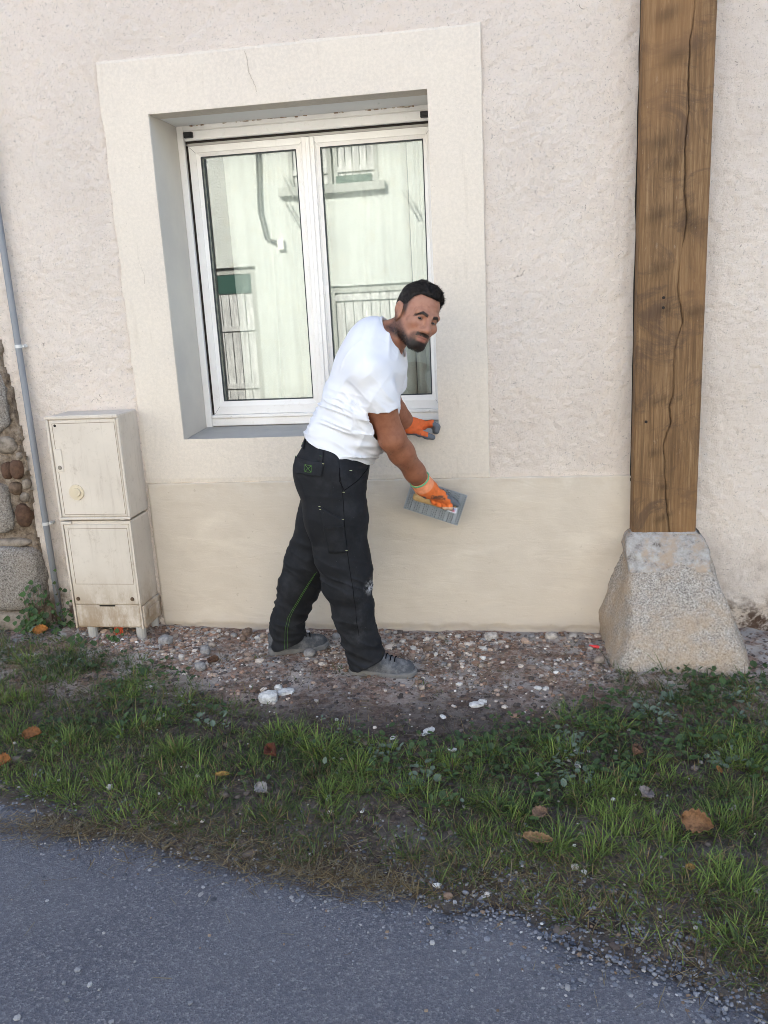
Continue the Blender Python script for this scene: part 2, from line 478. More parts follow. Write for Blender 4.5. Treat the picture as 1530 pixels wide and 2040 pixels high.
def sash(x0, x1, z0, z1, gx0, gx1, gz0, gz1, y):
    s = MB()
    a = [(x0, z0), (x1, z0), (x1, z1), (x0, z1)]; g = [(gx0, gz0), (gx1, gz0), (gx1, gz1), (gx0, gz1)]
    k = .62
    mid = [(p[0] + (q[0] - p[0]) * k, p[1] + (q[1] - p[1]) * k) for p, q in zip(a, g)]
    for e in range(4):
        n_ = (e + 1) % 4
        def P(l, i, yy): return (l[i][0], yy, l[i][1])
        s.add([P(a, e, y + .05), P(a, n_, y + .05), P(a, n_, y), P(a, e, y), P(mid, e, y), P(mid, n_, y), P(mid, n_, y + .006), P(mid, e, y + .006), P(g, e, y + .012), P(g, n_, y + .012), P(g, n_, y + .05), P(g, e, y + .05)],
              [(0, 1, 2, 3), (3, 2, 5, 4), (4, 5, 6, 7), (7, 6, 9, 8), (8, 9, 10, 11), (11, 10, 1, 0)])
        # mitre line: a shallow v joint
    o = s.build('sash', MT['pvc'], window)
    for (p, q) in zip(a, g):
        mt = MB()
        dx, dz = q[0] - p[0], q[1] - p[1]; L = math.hypot(dx, dz); nx_, nz_ = -dz / L * .0006, dx / L * .0006
        mt.add([(p[0] + dx * .05 + nx_, y - .0006, p[1] + dz * .05 + nz_), (p[0] + dx * .62 + nx_, y - .0006, p[1] + dz * .62 + nz_), (p[0] + dx * .62 - nx_, y - .0006, p[1] + dz * .62 - nz_), (p[0] + dx * .05 - nx_, y - .0006, p[1] + dz * .05 - nz_)], [(0, 1, 2, 3)])
        mt.build('mitre_joint', MT['gasket'], o)
    gk = MB(); w = .004
    gk.box(gx0, gx1, y + .011, y + .02, gz0 - .001, gz0 + w); gk.box(gx0, gx1, y + .011, y + .02, gz1 - w, gz1 + .001)
    gk.box(gx0 - .001, gx0 + w, y + .0112, y + .02, gz0 + w + .0005, gz1 - w - .0005); gk.box(gx1 - w, gx1 + .001, y + .0112, y + .02, gz0 + w + .0005, gz1 - w - .0005)
    gk.build('gasket', MT['gasket'], window)
    p = MB(); p.box(gx0 - .004, gx1 + .004, y + .022, y + .026, gz0 - .004, gz1 + .004)
    p.build('pane', MT['glass'], window)
    return o
YS = .31
sash(-1.538, -.962, 1.030, 2.305, -1.485, -1.018, 1.096, 2.257, YS)
sash(-.948, -.376, 1.030, 2.305, -.902, -.421, 1.096, 2.257, YS)
mb = MB(); mb.box(-.985, -.925, YS - .012, YS - .0006, 1.034, 2.303); mb.box(-.965, -.945, YS - .018, YS - .0125, 1.036, 2.301)
mb.build('mullion_cover', MT['pvc'], window, .002)
mb = MB(); mb.box(XL + .035, XR - .016, YS - .016, YS + .03, 1.0125, 1.029); mb.build('drip_rail', MT['pvc'], window, .002)
for sx in (-1.475, -.465):
    mb = MB(); mb.box(sx, sx + .034, YS - .022, YS - .0165, 1.014, 1.025); mb.build('drain_cap', MT['pvc'], window, .003)
# crumbling mortar along the head of the frame
rng = random.Random(4)
mb = MB()
for k in range(46):
    x = rng.uniform(XL + .05, XR - .05); w = rng.uniform(.006, .03); h = rng.uniform(.003, .010)
    mb.box(x, x + w, YF - .006 - rng.random() * .004, YF + .004, 2.3985 - h, 2.402)
o = mb.build('mortar_crumbs', MT['crumb'], window, .001); o['kind'] = 'stuff'

# ------------------------------------------------------------------ dim room behind, with curtains
room = MB(); room.m = 0
rx0, rx1, ry0, ry1, rz0, rz1 = -3.2, .9, .385, 3.4, .2, 2.75
room.add([(rx0, ry0, rz0), (rx1, ry0, rz0), (rx1, ry1, rz0), (rx0, ry1, rz0), (rx0, ry0, rz1), (rx1, ry0, rz1), (rx1, ry1, rz1), (rx0, ry1, rz1)],
         [(0, 1, 2, 3), (4, 5, 6, 7), (2, 3, 7, 6), (1, 2, 6, 5), (0, 3, 7, 4)])
# inner face of the front wall round the opening
room.box(rx0, XL, .36, .384, rz0, rz1); room.box(XR, rx1, .36, .384, rz0, rz1)
room.box(XL, XR, .372, .384, rz0, .96); room.box(XL, XR, .372, .384, 2.405, rz1)
o = room.build('room', MT['room']); tag(o, kind='structure')

def curtain(x0, x1, label, seed, n_folds, y=.47, top=2.42, bot=.98, open_bottom=0.0):
    nx, nz = int((x1 - x0) / .006), 60
    u = np.linspace(0, 1, nx); w = np.linspace(0, 1, nz)
    U, W = np.meshgrid(u, w, indexing='ij')
    amp = .004 + .010 * vnoise(U * n_folds * .7, 0, 0, seed)
    ph = 2 * np.pi * n_folds * (U + .04 * np.sin(5 * U + seed) + .015 * np.sin(3 * W + U * 9))
    Yc = y + amp * np.sin(ph) * (.45 + .55 * W) + .006 * np.sin(ph * 2.3 + 1)
    Xc = x0 + (x1 - x0) * U + .012 * np.sin(ph + 1.2) * (W - .2) - open_bottom * W ** 2 * (1 - U)
    Zc = top + (bot - top) * W
    v = np.stack([Xc, Yc, Zc], -1).reshape(-1, 3)
    o = np_mesh('curtain', v, grid_faces(nx, nz), MT['curtain'])
    md = o.modifiers.new('thick', 'SOLIDIFY'); md.thickness = .0015
    return tag(o, label, 'curtain', None)
curtain(-1.425, -.985, 'pale cream curtain behind the left window pane', 3, 3)
curtain(-.965, -.52, 'pale cream curtain across the right window pane above the man', 8, 3)
curtain(-.515, -.375, 'narrow curtain edge in folds at the right end of the window', 12, 3, y=.475)

# ------------------------------------------------------------------ utility cabinet
def cab_mat():
    m = Mat('cabinet_polyester', (.62, .56, .48), .62, .3)
    c = m.mix(m.rng(m.noise(3.2, 5, .6), .35, .7), (.62, .55, .465), (.55, .485, .41))
    x, y, z = m.sep()
    low = m.math('MULTIPLY', m.rng(z, .40, .08), m.rng(m.noise(7, 6, .72, vec=m.pos((1.4, 1, .6))), .34, .62))
    c = m.mix(m.math('MULTIPLY', low, .95), c, (.30, .215, .135))
    c = m.mix(m.math('MULTIPLY', m.rng(m.noise(22, 6, .78), .54, .74), .6), c, (.36, .29, .22))
    c = m.mix(m.math('MULTIPLY', m.rng(m.noise(14, 5, .7, vec=m.pos((3, 3, .3))), .52, .75), .55), c, (.44, .37, .30))
    m.color(c); m.bump(m.noise(120, 3, .6), .12, .002)
    return m.m
MT['cab'] = cab_mat()
m = Mat('cabinet_cap', (.58, .49, .35), .5, .4); MT['cap'] = m.m
cab = empty('utility_cabinet', (-1.99, -.1, .06))
tag(cab, 'weathered beige plastic meter cabinet of two stacked boxes against the wall', 'cabinet')
CX0, CX1, CY = -2.172, -1.812, -.2
mb = MB(); mb.box(CX0, CX1, CY + .012, .012, .616, 1.108); mb.build('upper_box', MT['cab'], cab, .006, 2)
mb = MB(); mb.box(CX0 + .003, CX1 - .003, CY + .012, .012, .175, .606); mb.box(CX0 - .006, CX1 + .006, CY + .010, .014, .064, .1745); mb.build('lower_box', MT['cab'], cab, .006, 2)
# rim of the upper box and its recessed door
mb = MB()
for (a, b_, c, d) in ((CX0, CX1, 1.094, 1.111), (CX0, CX1, .613, .626), (CX0, CX0 + .012, .6265, 1.0935), (CX1 - .012, CX1, .6265, 1.0935)):
    mb.box(a, b_, CY, CY + .0115, c, d)
mb.build('door_frame', MT['cab'], cab, .003)
mb = MB(); mb.box(CX0 + .0145, CX1 - .0145, CY + .0035, CY + .0117, .629, 1.091)
door = mb.build('door', MT['cab'], cab, .003)
mb = MB()
gw = .0012
def groove(mb, x0, x1, z0, z1, y):
    mb.box(x0, x1, y, y + .0004, z1 - gw, z1 + gw); mb.box(x0, x1, y, y + .0004, z0 - gw, z0 + gw)
    mb.box(x0 - gw, x0 + gw, y, y + .0004, z0 + gw, z1 - gw); mb.box(x1 - gw, x1 + gw, y, y + .0004, z0 + gw, z1 - gw)
groove(mb, CX0 + .030, CX1 - .022, .640, 1.075, CY + .0030); mb.build('panel_groove', Mat('groove', (.24, .19, .14), .9, .1).m, door)
mb = MB(); mb.box(-2.150, -2.112, CY - .001, CY + .0034, .848, .958); lp = mb.build('lock_plate', MT['cab'], door, .0025)
mb = MB(); mb.disc_y(-2.131, .868, CY - .004, CY, .011, 20, .009); lk = mb.build('lock', Mat('lock_metal', (.22, .19, .15), .5, .4).m, door)
mb = MB(); mb.disc_y(-2.0655, .748, CY - .003, CY + .0034, .038, 32, .036); mb.disc_y(-2.062, .750, CY - .010, CY - .0031, .021, 28, .019)
mb.build('round_cap', MT['cap'], door)
mb = MB(); mb.disc_y(-2.128, 1.066, CY + .001, CY + .004, .006, 12); mb.build('rivet', MT['joint'], door)
for zz in (.6175, 1.1):
    mb = MB(); mb.box(CX1 - .050, CX1 - .026, CY - .0028, CY - .0003, zz - .006, zz + .006); mb.build('hinge', MT['cab'], cab, .001)
# lower front: cover, screws, skirt
mb = MB(); mb.box(CX0 + .003, CX0 + .012, CY, CY + .0115, .064, .593); mb.box(CX0 + .003, CX0 + .055, CY, CY + .0115, .5925, .606); mb.build('lower_frame', MT['cab'], cab)
mb = MB(); mb.box(CX1 - .012, CX1 - .003, CY, CY + .0115, .064, .592); mb.box(CX1 - .055, CX1 - .003, CY, CY + .0115, .592, .606); mb.build('lower_frame', MT['cab'], cab)
mb = MB(); mb.box(CX0 + .0145, CX1 - .0145, CY + .003, CY + .0117, .187, .590)
cov = mb.build('lower_cover', MT['cab'], cab, .003)
mb = MB(); groove(mb, CX0 + .034, CX1 - .026, .292, .570, CY + .0024); mb.build('panel_groove', bpy.data.materials['groove'], cov)
for sx in (-2.137, -1.856):
    mb = MB(); mb.disc_y(sx, .216, CY - .002, CY + .004, .0105, 16, .008); mb.build('screw', Mat('rusty_screw', (.10, .065, .04), .8, .2).m, cov)
mb = MB(); mb.box(CX0 + .0145, CX1 - .0145, CY + .0045, CY + .0117, .072, .1835); mb.build('skirt', MT['cab'], cab, .003)
mb = MB(); mb.box(-2.03, -1.95, CY + .0012, CY + .0042, .1775, .1845); mb.build('latch_slot', MT['joint'], cab)
mb = MB(); mb.box(CX1 + .0065, CX1 + .012, -.15, -.03, .105, .15); mb.build('side_rib', MT['cab'], cab, .003)
for (sx, sy) in ((-2.10, -.17), (-1.845, -.17), (-2.10, -.02), (-1.845, -.02)):
    mb = MB(); mb.tube([(sx, sy, -.04), (sx, sy, .068)], [.022, .024], 12); mb.build('foot', MT['cement'], cab)
mb = MB()
for q in range(5): mb.tube([(-1.985 + .008 * q, -.15, .062), (-1.987 + .010 * q, -.165, .04), (-1.995 + .012 * q, -.17, .0)], .004, 6)
o = mb.build('cable_sheath', Mat('orange_sheath', (.55, .09, .03), .6, .3).m, cab); o['label'] = 'orange cable ends below the box'

# ------------------------------------------------------------------ conduit pipe
m = Mat('grey_pvc_pipe', (.27, .29, .33), .45, .4); m.color(m.mix(m.noise(6, 4), (.185, .195, .215), (.23, .24, .255))); MT['pipe'] = m.m
pipe = empty('conduit_pipe', (-2.348, -.035, 0)); tag(pipe, 'thin grey plastic conduit running up the wall beside the cabinet', 'pipe')
mb = MB(); mb.tube([(-2.347, -.034, -.03), (-2.349, -.036, .7), (-2.351, -.035, 1.6), (-2.352, -.035, 3.2), (-2.352, -.035, 5.3)], .0155, 16); mb.build('tube', MT['pipe'], pipe, smooth=True)
zinc = Mat('zinc_clip', (.55, .55, .54), .45, .5).m
for cz in (.555, 1.428, 2.3, 3.2, 4.1, 5.0):
    mb = MB(); mb.tube([(-2.350, -.035, cz - .008), (-2.350, -.035, cz + .008)], .0178, 16); mb.box(-2.336, -2.318, -.028, -.012, cz - .007, cz + .007); mb.tube([(-2.326, -.036, cz), (-2.326, .0, cz)], .0065, 8)
    mb.build('clip', zinc, pipe)

# ------------------------------------------------------------------ timber post
def post_mat():
    m = Mat('stained_timber', rough=.72, spec=.25)
    g = m.noise(6, 8, .68, vec=m.pos((14, 14, .55)), dist=.35)
    c = m.ramp(g, [(.28, (.085, .046, .021)), (.45, (.165, .094, .043)), (.58, (.23, .137, .066)), (.74, (.31, .198, .105))])
    fine = m.noise(60, 4, .7, vec=m.pos((4, 4, .12)))
    c = m.mix(m.math('MULTIPLY', m.rng(fine, .44, .60), .48), c, (.11, .057, .024))
    blot = m.rng(m.noise(3.6, 9, .72, vec=m.pos((1.0, 1, 1.3)), dist=1.1), .48, .62)
    c = m.mix(m.math('MULTIPLY', blot, .62), c, (.070, .042, .028))
    c = m.mix(m.math('MULTIPLY', m.rng(m.noise(2.2, 3, .5, vec=m.pos((2, 1, .5))), .5, .7), .55), c, (.25, .135, .058))
    wear = m.math('MULTIPLY', m.rng(m.noise(45, 5, .75, vec=m.pos((2, 2, .5))), .62, .76), m.rng(m.noise(3, 3), .35, .6))
    c = m.mix(m.math('MULTIPLY', wear, .55), c, (.46, .37, .28))
    k = m.attr('Col')
    c = m.mix(1.0, c, k, 'MULTIPLY')
    m.color(c)
    m.bump(fine, .35, .004); m.bump(g, .35, .01)
    return m.m
MT['post'] = post_mat()
post = empty('timber_post', (.62, -.05, .49)); tag(post, 'brown stained squared timber post with long crack standing on granite base', 'post')
PX0, PX1, PYF = .484, .753, -.102
crack = [(2.95, .672), (2.568, .671), (2.487, .664), (2.452, .657), (2.4, .661), (2.341, .657), (2.206, .665), (2.157, .656), (2.013, .656), (1.912, .659), (1.801, .668), (1.711, .657), (1.609, .645), (1.538, .644), (1.403, .666), (1.293, .638), (1.098, .639), (1.06, .622), (.987, .631), (.896, .605), (.81, .613), (.68, .621), (.495, .643), (.44, .645)]
crack = sorted(crack)
us = np.linspace(PX0, PX1, 110); zs = np.concatenate([np.arange(.488, 2.95, .012), np.arange(3.0, 5.3, .1)])
U, Zp = np.meshgrid(us, zs, indexing='ij')
cz_, cx_ = np.array(crack)[:, 0], np.array(crack)[:, 1]
cc = np.interp(Zp, cz_, cx_) + (fbm(Zp * 30, 0, 0, 4, 3) - .5) * .008
dcr = np.abs(U - cc)
wid = .0010 + .0026 * vnoise(Zp * 6, 0, 0, 14)
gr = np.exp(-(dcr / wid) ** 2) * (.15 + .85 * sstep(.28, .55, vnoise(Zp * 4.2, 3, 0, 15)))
Yp = np.full(U.shape, PYF) - (fbm(U * 90, Zp * 2.5, 0, 41, 3) - .5) * .004 - (fbm(U * 6, Zp * 3, 0, 43, 3) - .5) * .008
knots = [(.56, 2.10, .030), (.60, 2.02, .026), (.56, 1.83, .030), (.67, 1.82, .02), (.61, 2.40, .03), (.56, 1.62, .028), (.60, 1.46, .02), (.71, 1.44, .022), (.57, 1.08, .022), (.66, 1.09, .012), (.57, .86, .016), (.61, .71, .012), (.60, .565, .016), (.635, .585, .012), (.69, 1.78, .022), (.57, 2.55, .026)]
kc = np.ones(U.shape)
for (kx, kz, kr) in knots:
    d = np.hypot((U - kx) / 1.8, (Zp - kz) - (U - kx) * .25) / kr
    Yp -= .004 * np.exp(-d ** 2) - .003 * np.exp(-(d / .4) ** 2)
    kc *= 1 - .38 * np.exp(-((d - .1) / .9) ** 2)
Yp += gr * .011
rnd = sstep(.010, 0, np.minimum(U - PX0, PX1 - U)) ** 2 * .009
Yp += rnd
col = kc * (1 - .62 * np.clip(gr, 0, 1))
fr = np.stack([U, Yp, Zp], -1).reshape(-1, 3); rr = fr.copy(); rr[:, 1] = .06
rr[:, 0] = np.where(rr[:, 0] < .6, rr[:, 0] + 0.0, rr[:, 0])
n = len(fr); idx = np.arange(n).reshape(U.shape)
F = grid_faces(*U.shape)
rims = [np.stack([a[:-1], a[1:], a[1:] + n, a[:-1] + n], -1) for a in (idx[0], idx[-1], idx[:, 0], idx[:, -1])]
o = np_mesh('timber', np.vstack([fr, rr]), np.vstack([F] + rims), MT['post'], post)
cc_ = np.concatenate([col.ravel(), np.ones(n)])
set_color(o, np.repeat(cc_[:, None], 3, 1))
o.data.polygons.foreach_set('use_smooth', np.concatenate([np.ones(len(F), bool), np.zeros(sum(len(r) for r in rims), bool)]))
for (nx_, nz_) in ((.588, 1.505), (.588, 1.465), (.531, .995)):
    mb = MB(); mb.disc_y(nx_, nz_, PYF - .006, PYF + .004, .006, 10); mb.build('nail_hole', MT['joint'], post)
# open joint between post and render
mb = MB(); zz = np.linspace(.5, 5.25, 220)
fx = [.4850 - .002 - .006 * float(vnoise(z * 9, 0, 0, 61)) for z in zz]
for a in range(219): mb.add([(fx[a], -.0165, zz[a]), (.487, -.0165, zz[a]), (.487, -.0165, zz[a + 1]), (fx[a + 1], -.0165, zz[a + 1])], [(0, 1, 2, 3)])
mb.build('open_joint', MT['joint'], post)

# ------------------------------------------------------------------ granite base of the post
def granite(name, tint=(1, 1, 1), warm=.35):
    m = Mat(name, rough=.92, spec=.15)
    v = m.noise(125, 3, .75)
    c = m.ramp(v, [(.32, (.13, .118, .105)), (.44, (.29, .265, .24)), (.53, (.40, .37, .335)), (.66, (.56, .53, .49))])
    c = m.mix(m.math('MULTIPLY', m.rng(m.noise(4.2, 6, .7), .40, .64), warm), c, (.43, .32, .215))
    c = m.mix(m.math('MULTIPLY', m.rng(m.noise(14, 5, .7), .58, .75), .45), c, (.22, .19, .16))
    c = m.mix(1.0, c, tint, 'MULTIPLY')
    m.color(c); m.bump(v, .7, .006); m.bump(m.noise(22, 5, .7), .5, .014)
    return m.m
MT['granite'] = granite('granite', (.93, .90, .86), .6)
zl = np.linspace(-.06, .5, 58)
def lerp(z, pts):
    a = np.array(pts); return np.interp(z, a[:, 0], a[:, 1])
rings = []
for z in zl:
    yf = lerp(z, [(-.06, -.475), (0, -.46), (.12, -.40), (.25, -.315), (.36, -.225), (.43, -.155), (.47, -.122), (.5, -.112)])
    xl = lerp(z, [(-.06, .375), (0, .385), (.03, .40), (.12, .440), (.25, .452), (.4, .462), (.47, .470), (.5, .480)])
    xr = lerp(z, [(-.06, .945), (0, .928), (.12, .885), (.25, .845), (.36, .815), (.43, .80), (.47, .79), (.5, .765)])
    wl = lerp(z, [(-.06, .36), (0, .355), (.10, .352), (.20, .385), (.38, .448), (.5, .474)])
    wr = lerp(z, [(-.06, .99), (0, .98), (.12, .92), (.25, .865), (.36, .83), (.5, .775)])
    path = [(wl, .04), (wl, -.02), (xl, yf), (xr, yf), (wr, -.02), (wr, .04)]
    pts = []
    for s, cnt in zip(range(5), (4, 24, 50, 24, 4)):
        for k in range(cnt):
            t = k / cnt; pts.append((path[s][0] * (1 - t) + path[s + 1][0] * t, path[s][1] * (1 - t) + path[s + 1][1] * t, z))
    pts.append((*path[5], z)); rings.append(pts)
Sx = np.array(rings)
for _ in range(9):   # worn arrises
    Sx[:, 1:-1, :2] = .5 * Sx[:, 1:-1, :2] + .25 * (Sx[:, :-2, :2] + Sx[:, 2:, :2])
dsp = (fbm(Sx[..., 0] * 14, Sx[..., 1] * 14, Sx[..., 2] * 11, 51, 5) - .5) * .045 + (fbm(Sx[..., 0] * 60, Sx[..., 1] * 60, Sx[..., 2] * 60, 52, 2) - .5) * .009
cen = np.array([.63, .1]); dv = Sx[..., :2] - cen; dv /= np.linalg.norm(dv, axis=-1, keepdims=True)
Sx[..., :2] += dv * dsp[..., None]
sb = empty('granite_base', (.65, -.2, 0)); tag(sb, 'tapered rough granite block with mortar collar carrying the timber post', 'stone block')
nz_, np_ = Sx.shape[:2]
top = np.array([[.47, .04, .5], [.80, .04, .5]])
np_mesh('granite', Sx.reshape(-1, 3), grid_faces(nz_, np_), MT['granite'], sb)
# mortar collar under the post
m = Mat('grey_mortar', rough=.95, spec=.1); v = m.noise(30, 6, .72)
c = m.ramp(v, [(.30, (.10, .085, .075)), (.42, (.30, .275, .25)), (.62, (.43, .405, .375))]); m.color(m.mix(m.math('MULTIPLY', m.rng(m.noise(9, 5, .7), .44, .62), .7), c, (.40, .29, .195)))
m.bump(v, .8, .012); MT['mortar'] = m.m
rings = []
for z in np.linspace(.36, .507, 16):
    g = .007 * math.sin(math.pi * (z - .36) / .16) + (0.010 if z < .49 else .0)
    yf = lerp(z, [(.36, -.222), (.43, -.160), (.47, -.130), (.490, -.116), (.507, -.100)]) - g
    xl = lerp(z, [(.36, .458), (.47, .462), (.49, .468), (.507, .486)]) - g * .6; xr = lerp(z, [(.36, .80), (.43, .792), (.47, .778), (.49, .768), (.507, .752)]) + g * .6
    path = [(xl + .006, .02), (xl, yf), (xr, yf), (xr + .006, .02)]; pts = []
    for s, cnt in zip(range(3), (18, 44, 18)):
        for k in range(cnt):
            t = k / cnt; pts.append((path[s][0] * (1 - t) + path[s + 1][0] * t, path[s][1] * (1 - t) + path[s + 1][1] * t, z))
    pts.append((*path[3], z)); rings.append(pts)
Cx = np.array(rings)
for _ in range(3): Cx[:, 1:-1, :2] = .5 * Cx[:, 1:-1, :2] + .25 * (Cx[:, :-2, :2] + Cx[:, 2:, :2])
dsp = (fbm(Cx[..., 0] * 28, Cx[..., 1] * 28, Cx[..., 2] * 40, 55, 4) - .42) * .035
dsp = np.where(Cx[..., 2] < .45, dsp - .012 * sstep(.45, .37, Cx[..., 2]), dsp * .35)
dv = Cx[..., :2] - cen; dv /= np.linalg.norm(dv, axis=-1, keepdims=True); Cx[..., :2] += dv * dsp[..., None]
np_mesh('mortar_collar', Cx.reshape(-1, 3), grid_faces(*Cx.shape[:2]), MT['mortar'], sb)

# ------------------------------------------------------------------ rocks
def rock_verts(sub=3, seed=0, power=3.0, rough=.16):
    bm = bmesh.new(); bmesh.ops.create_icosphere(bm, subdivisions=sub, radius=1)
    v = np.array([p.co[:] for p in bm.verts]); f = np.array([[q.index for q in t.verts] for t in bm.faces]); bm.free()
    r = (np.abs(v) ** power).sum(1) ** (-1 / power)
    v = v * r[:, None]
    n1 = fbm(v[:, 0] * 1.3 + seed * 7.1, v[:, 1] * 1.3, v[:, 2] * 1.3, seed, 4) - .5
    return v * (1 + rough * 2 * n1)[:, None], f

quoin = empty('stone_wall', (-2.6, 0, 0)); tag(quoin, 'exposed rubble stone of the old wall at the left edge', 'stone wall')
mb = MB(); mb.box(-4.5, -2.47, -.028, .02, -.1, 3.4)
qj = Mat('earth_mortar', rough=.98, spec=.05); qj.color(qj.ramp(qj.noise(26, 6, .72), [(.3, (.07, .05, .038)), (.48, (.20, .155, .115)), (.7, (.36, .30, .24))])); qj.bump(qj.noise(40, 5, .7), .9, .02)
gx = np.arange(-3.3, -2.40, .011); gz = np.arange(-.1, 1.55, .011)
GX, GZ = np.meshgrid(gx, gz, indexing='ij')
# ragged right edge of the missing render
edge = np.interp(GZ, [-.1, .1, .3, .45, .6, .8, .95, 1.1, 1.25, 1.38, 1.55], [-2.40, -2.40, -2.402, -2.412, -2.425, -2.405, -2.42, -2.425, -2.44, -2.452, -2.47]) + (fbm(GZ * 14, 0, 0, 71, 4) - .5) * .035
GY = -.02 - (fbm(GX * 22, GZ * 22, 0, 72, 4) - .5) * .05
GYm = GY + .0
inside = GX < edge
GY = np.where(inside, GY, .06)
np_mesh('earth_mortar', np.stack([GX, GY, GZ], -1).reshape(-1, 3), grid_faces(*GX.shape), qj.m, quoin)
MT['granite_grey'] = granite('grey_granite', (.62, .60, .58), .18)
def cob(nm, c): 
    m = Mat(nm, rough=.85, spec=.2); m.color(m.mix(m.rng(m.noise(30, 5, .7), .35, .7), c, tuple(k * .5 for k in c))); m.bump(m.noise(40, 4, .7), .5, .008); return m.m
MT['cob_red'] = cob('red_cobble', (.115, .065, .042)); MT['cob_brown'] = cob('brown_cobble', (.16, .11, .075)); MT['cob_pale'] = cob('pale_cobble', (.27, .225, .18))
stones = [  # x, z, half width, half height, depth, material, power
    (-2.60, 1.17, .150, .155, .055, 'granite_grey', 4), (-2.505, .955, .06, .045, .04, 'cob_pale', 2.6), (-2.465, .83, .038, .05, .05, 'cob_red', 2.2), (-2.520, .825, .030, .045, .045, 'cob_red', 2.2),
    (-2.49, .735, .034, .034, .045, 'cob_brown', 2.2), (-2.43, .755, .020, .028, .035, 'cob_pale', 2.2), (-2.448, .690, .024, .026, .035, 'cob_pale', 2.2), (-2.468, .595, .042, .062, .05, 'cob_red', 2.4),
    (-2.585, .640, .062, .125, .055, 'granite_grey', 4), (-2.555, .455, .10, .022, .04, 'cob_pale', 3), (-2.575, .270, .165, .165, .085, 'granite_grey', 5), (-2.61, .035, .135, .06, .075, 'cob_pale', 4),
    (-2.44, .90, .018, .02, .03, 'cob_pale', 2.2), (-2.72, .80, .12, .10, .05, 'granite_grey', 4), (-2.80, .5, .12, .13, .05, 'cob_brown', 4), (-2.72, 1.42, .13, .09, .05, 'cob_brown', 4)]
for k, (x, z, w, h, d, mt, pw) in enumerate(stones):
    v, f = rock_verts(4, 100 + k, pw, .17)
    v = v * (1 + .05 * (fbm(v[:, 0] * 6 + k, v[:, 1] * 6, v[:, 2] * 6, k, 3) - .5))[:, None]
    v = v * np.array([w, d * .75, h]) + np.array([x, -.018, z])
    np_mesh('stone', v, f, MT[mt], quoin)
# ================================================================== street: ground, road, the house opposite
def road_edge(x):
    x = np.asarray(x, float)
    e = np.interp(x, [-6, -3.2, -2.2, -1.70, -1.45, -1.2, -1.0, -.8, -.596, -.35, -.187, .0, .178, .35, .485, 1.0, 1.6, 6], [-1.0, -1.35, -1.48, -1.57, -1.66, -1.73, -1.785, -1.81, -1.835, -1.87, -1.90, -1.97, -2.05, -2.12, -2.19, -2.36, -2.55, -3.2])
    return e + (fbm(x * 5, 0, 0, 91, 4) - .5) * .11

def ground_z(x, y):
    x, y = np.asarray(x, float), np.asarray(y, float)
    base = .012 * sstep(-.1, -1.0, y) * sstep(0, .4, y - road_edge(x))
    soil = (fbm(x * 6, y * 6, 0, 81, 4) - .5) * .035 + (fbm(x * 30, y * 30, 0, 82, 3) - .5) * .014
    base = base + .030 * np.exp(-((x + 2.0) / .22) ** 2 - ((y + .05) / .16) ** 2)
    amp = sstep(-.02, .10, y - road_edge(x))
    return base + soil * (.12 + .88 * amp) - .004

gx = np.arange(-3.3, 1.75, .011); gy = np.arange(-3.0, .13, .011)
GX, GY = np.meshgrid(gx, gy, indexing='ij')
GZ = ground_z(GX, GY)
gv = np.stack([GX, GY, GZ], -1).reshape(-1, 3)
x0, x1, y0, y1 = gx[0], gx[-1], gy[0], gy[-1]
zf = -.02
ex = np.array([(-70, -70, zf), (70, -70, zf), (70, 70, zf), (-70, 70, zf), (x0, y0, zf), (x1, y0, zf), (x1, y1, zf), (x0, y1, zf)], float)
b = len(gv); ef = np.array([(0, 1, 5, 4), (1, 2, 6, 5), (2, 3, 7, 6), (3, 0, 4, 7)]) + b
gm = Mat('verge_soil', rough=.97, spec=.08)
x, y, z = gm.sep()
soil = gm.ramp(gm.noise(26, 6, .72), [(.28, (.034, .027, .024)), (.5, (.080, .064, .057)), (.72, (.17, .14, .124))])
red = gm.ramp(gm.noise(34, 6, .74), [(.30, (.12, .070, .050)), (.5, (.31, .205, .155)), (.68, (.53, .44, .38))])
near = gm.rng(gm.math('ADD', y, gm.math('MULTIPLY', gm.noise(2.2, 5, .65), .75)), -.62, -.12)
c = gm.mix(near, soil, red)
dust = gm.math('MULTIPLY', gm.rng(gm.noise(5.5, 7, .75), .44, .56), gm.rng(y, -1.1, -.30))
c = gm.mix(gm.math('MULTIPLY', dust, .85), c, (.50, .465, .43))
dry = gm.math('MULTIPLY', gm.rng(gm.noise(5, 6, .7), .38, .58), gm.rng(y, -1.25, -1.7))
c = gm.mix(gm.math('MULTIPLY', dry, .75), c, (.155, .138, .122))
sp = gm.rng(gm.noise(95, 2, .6), .66, .72)
c = gm.mix(gm.math('MULTIPLY', sp, .7), c, (.34, .32, .30))
gm.color(c); gm.bump(gm.noise(70, 6, .78), 1.0, .016)
ground = np_mesh('ground', np.vstack([gv, ex]), np.vstack([grid_faces(len(gx), len(gy)), ef]), gm.m)
tag(ground, kind='structure')

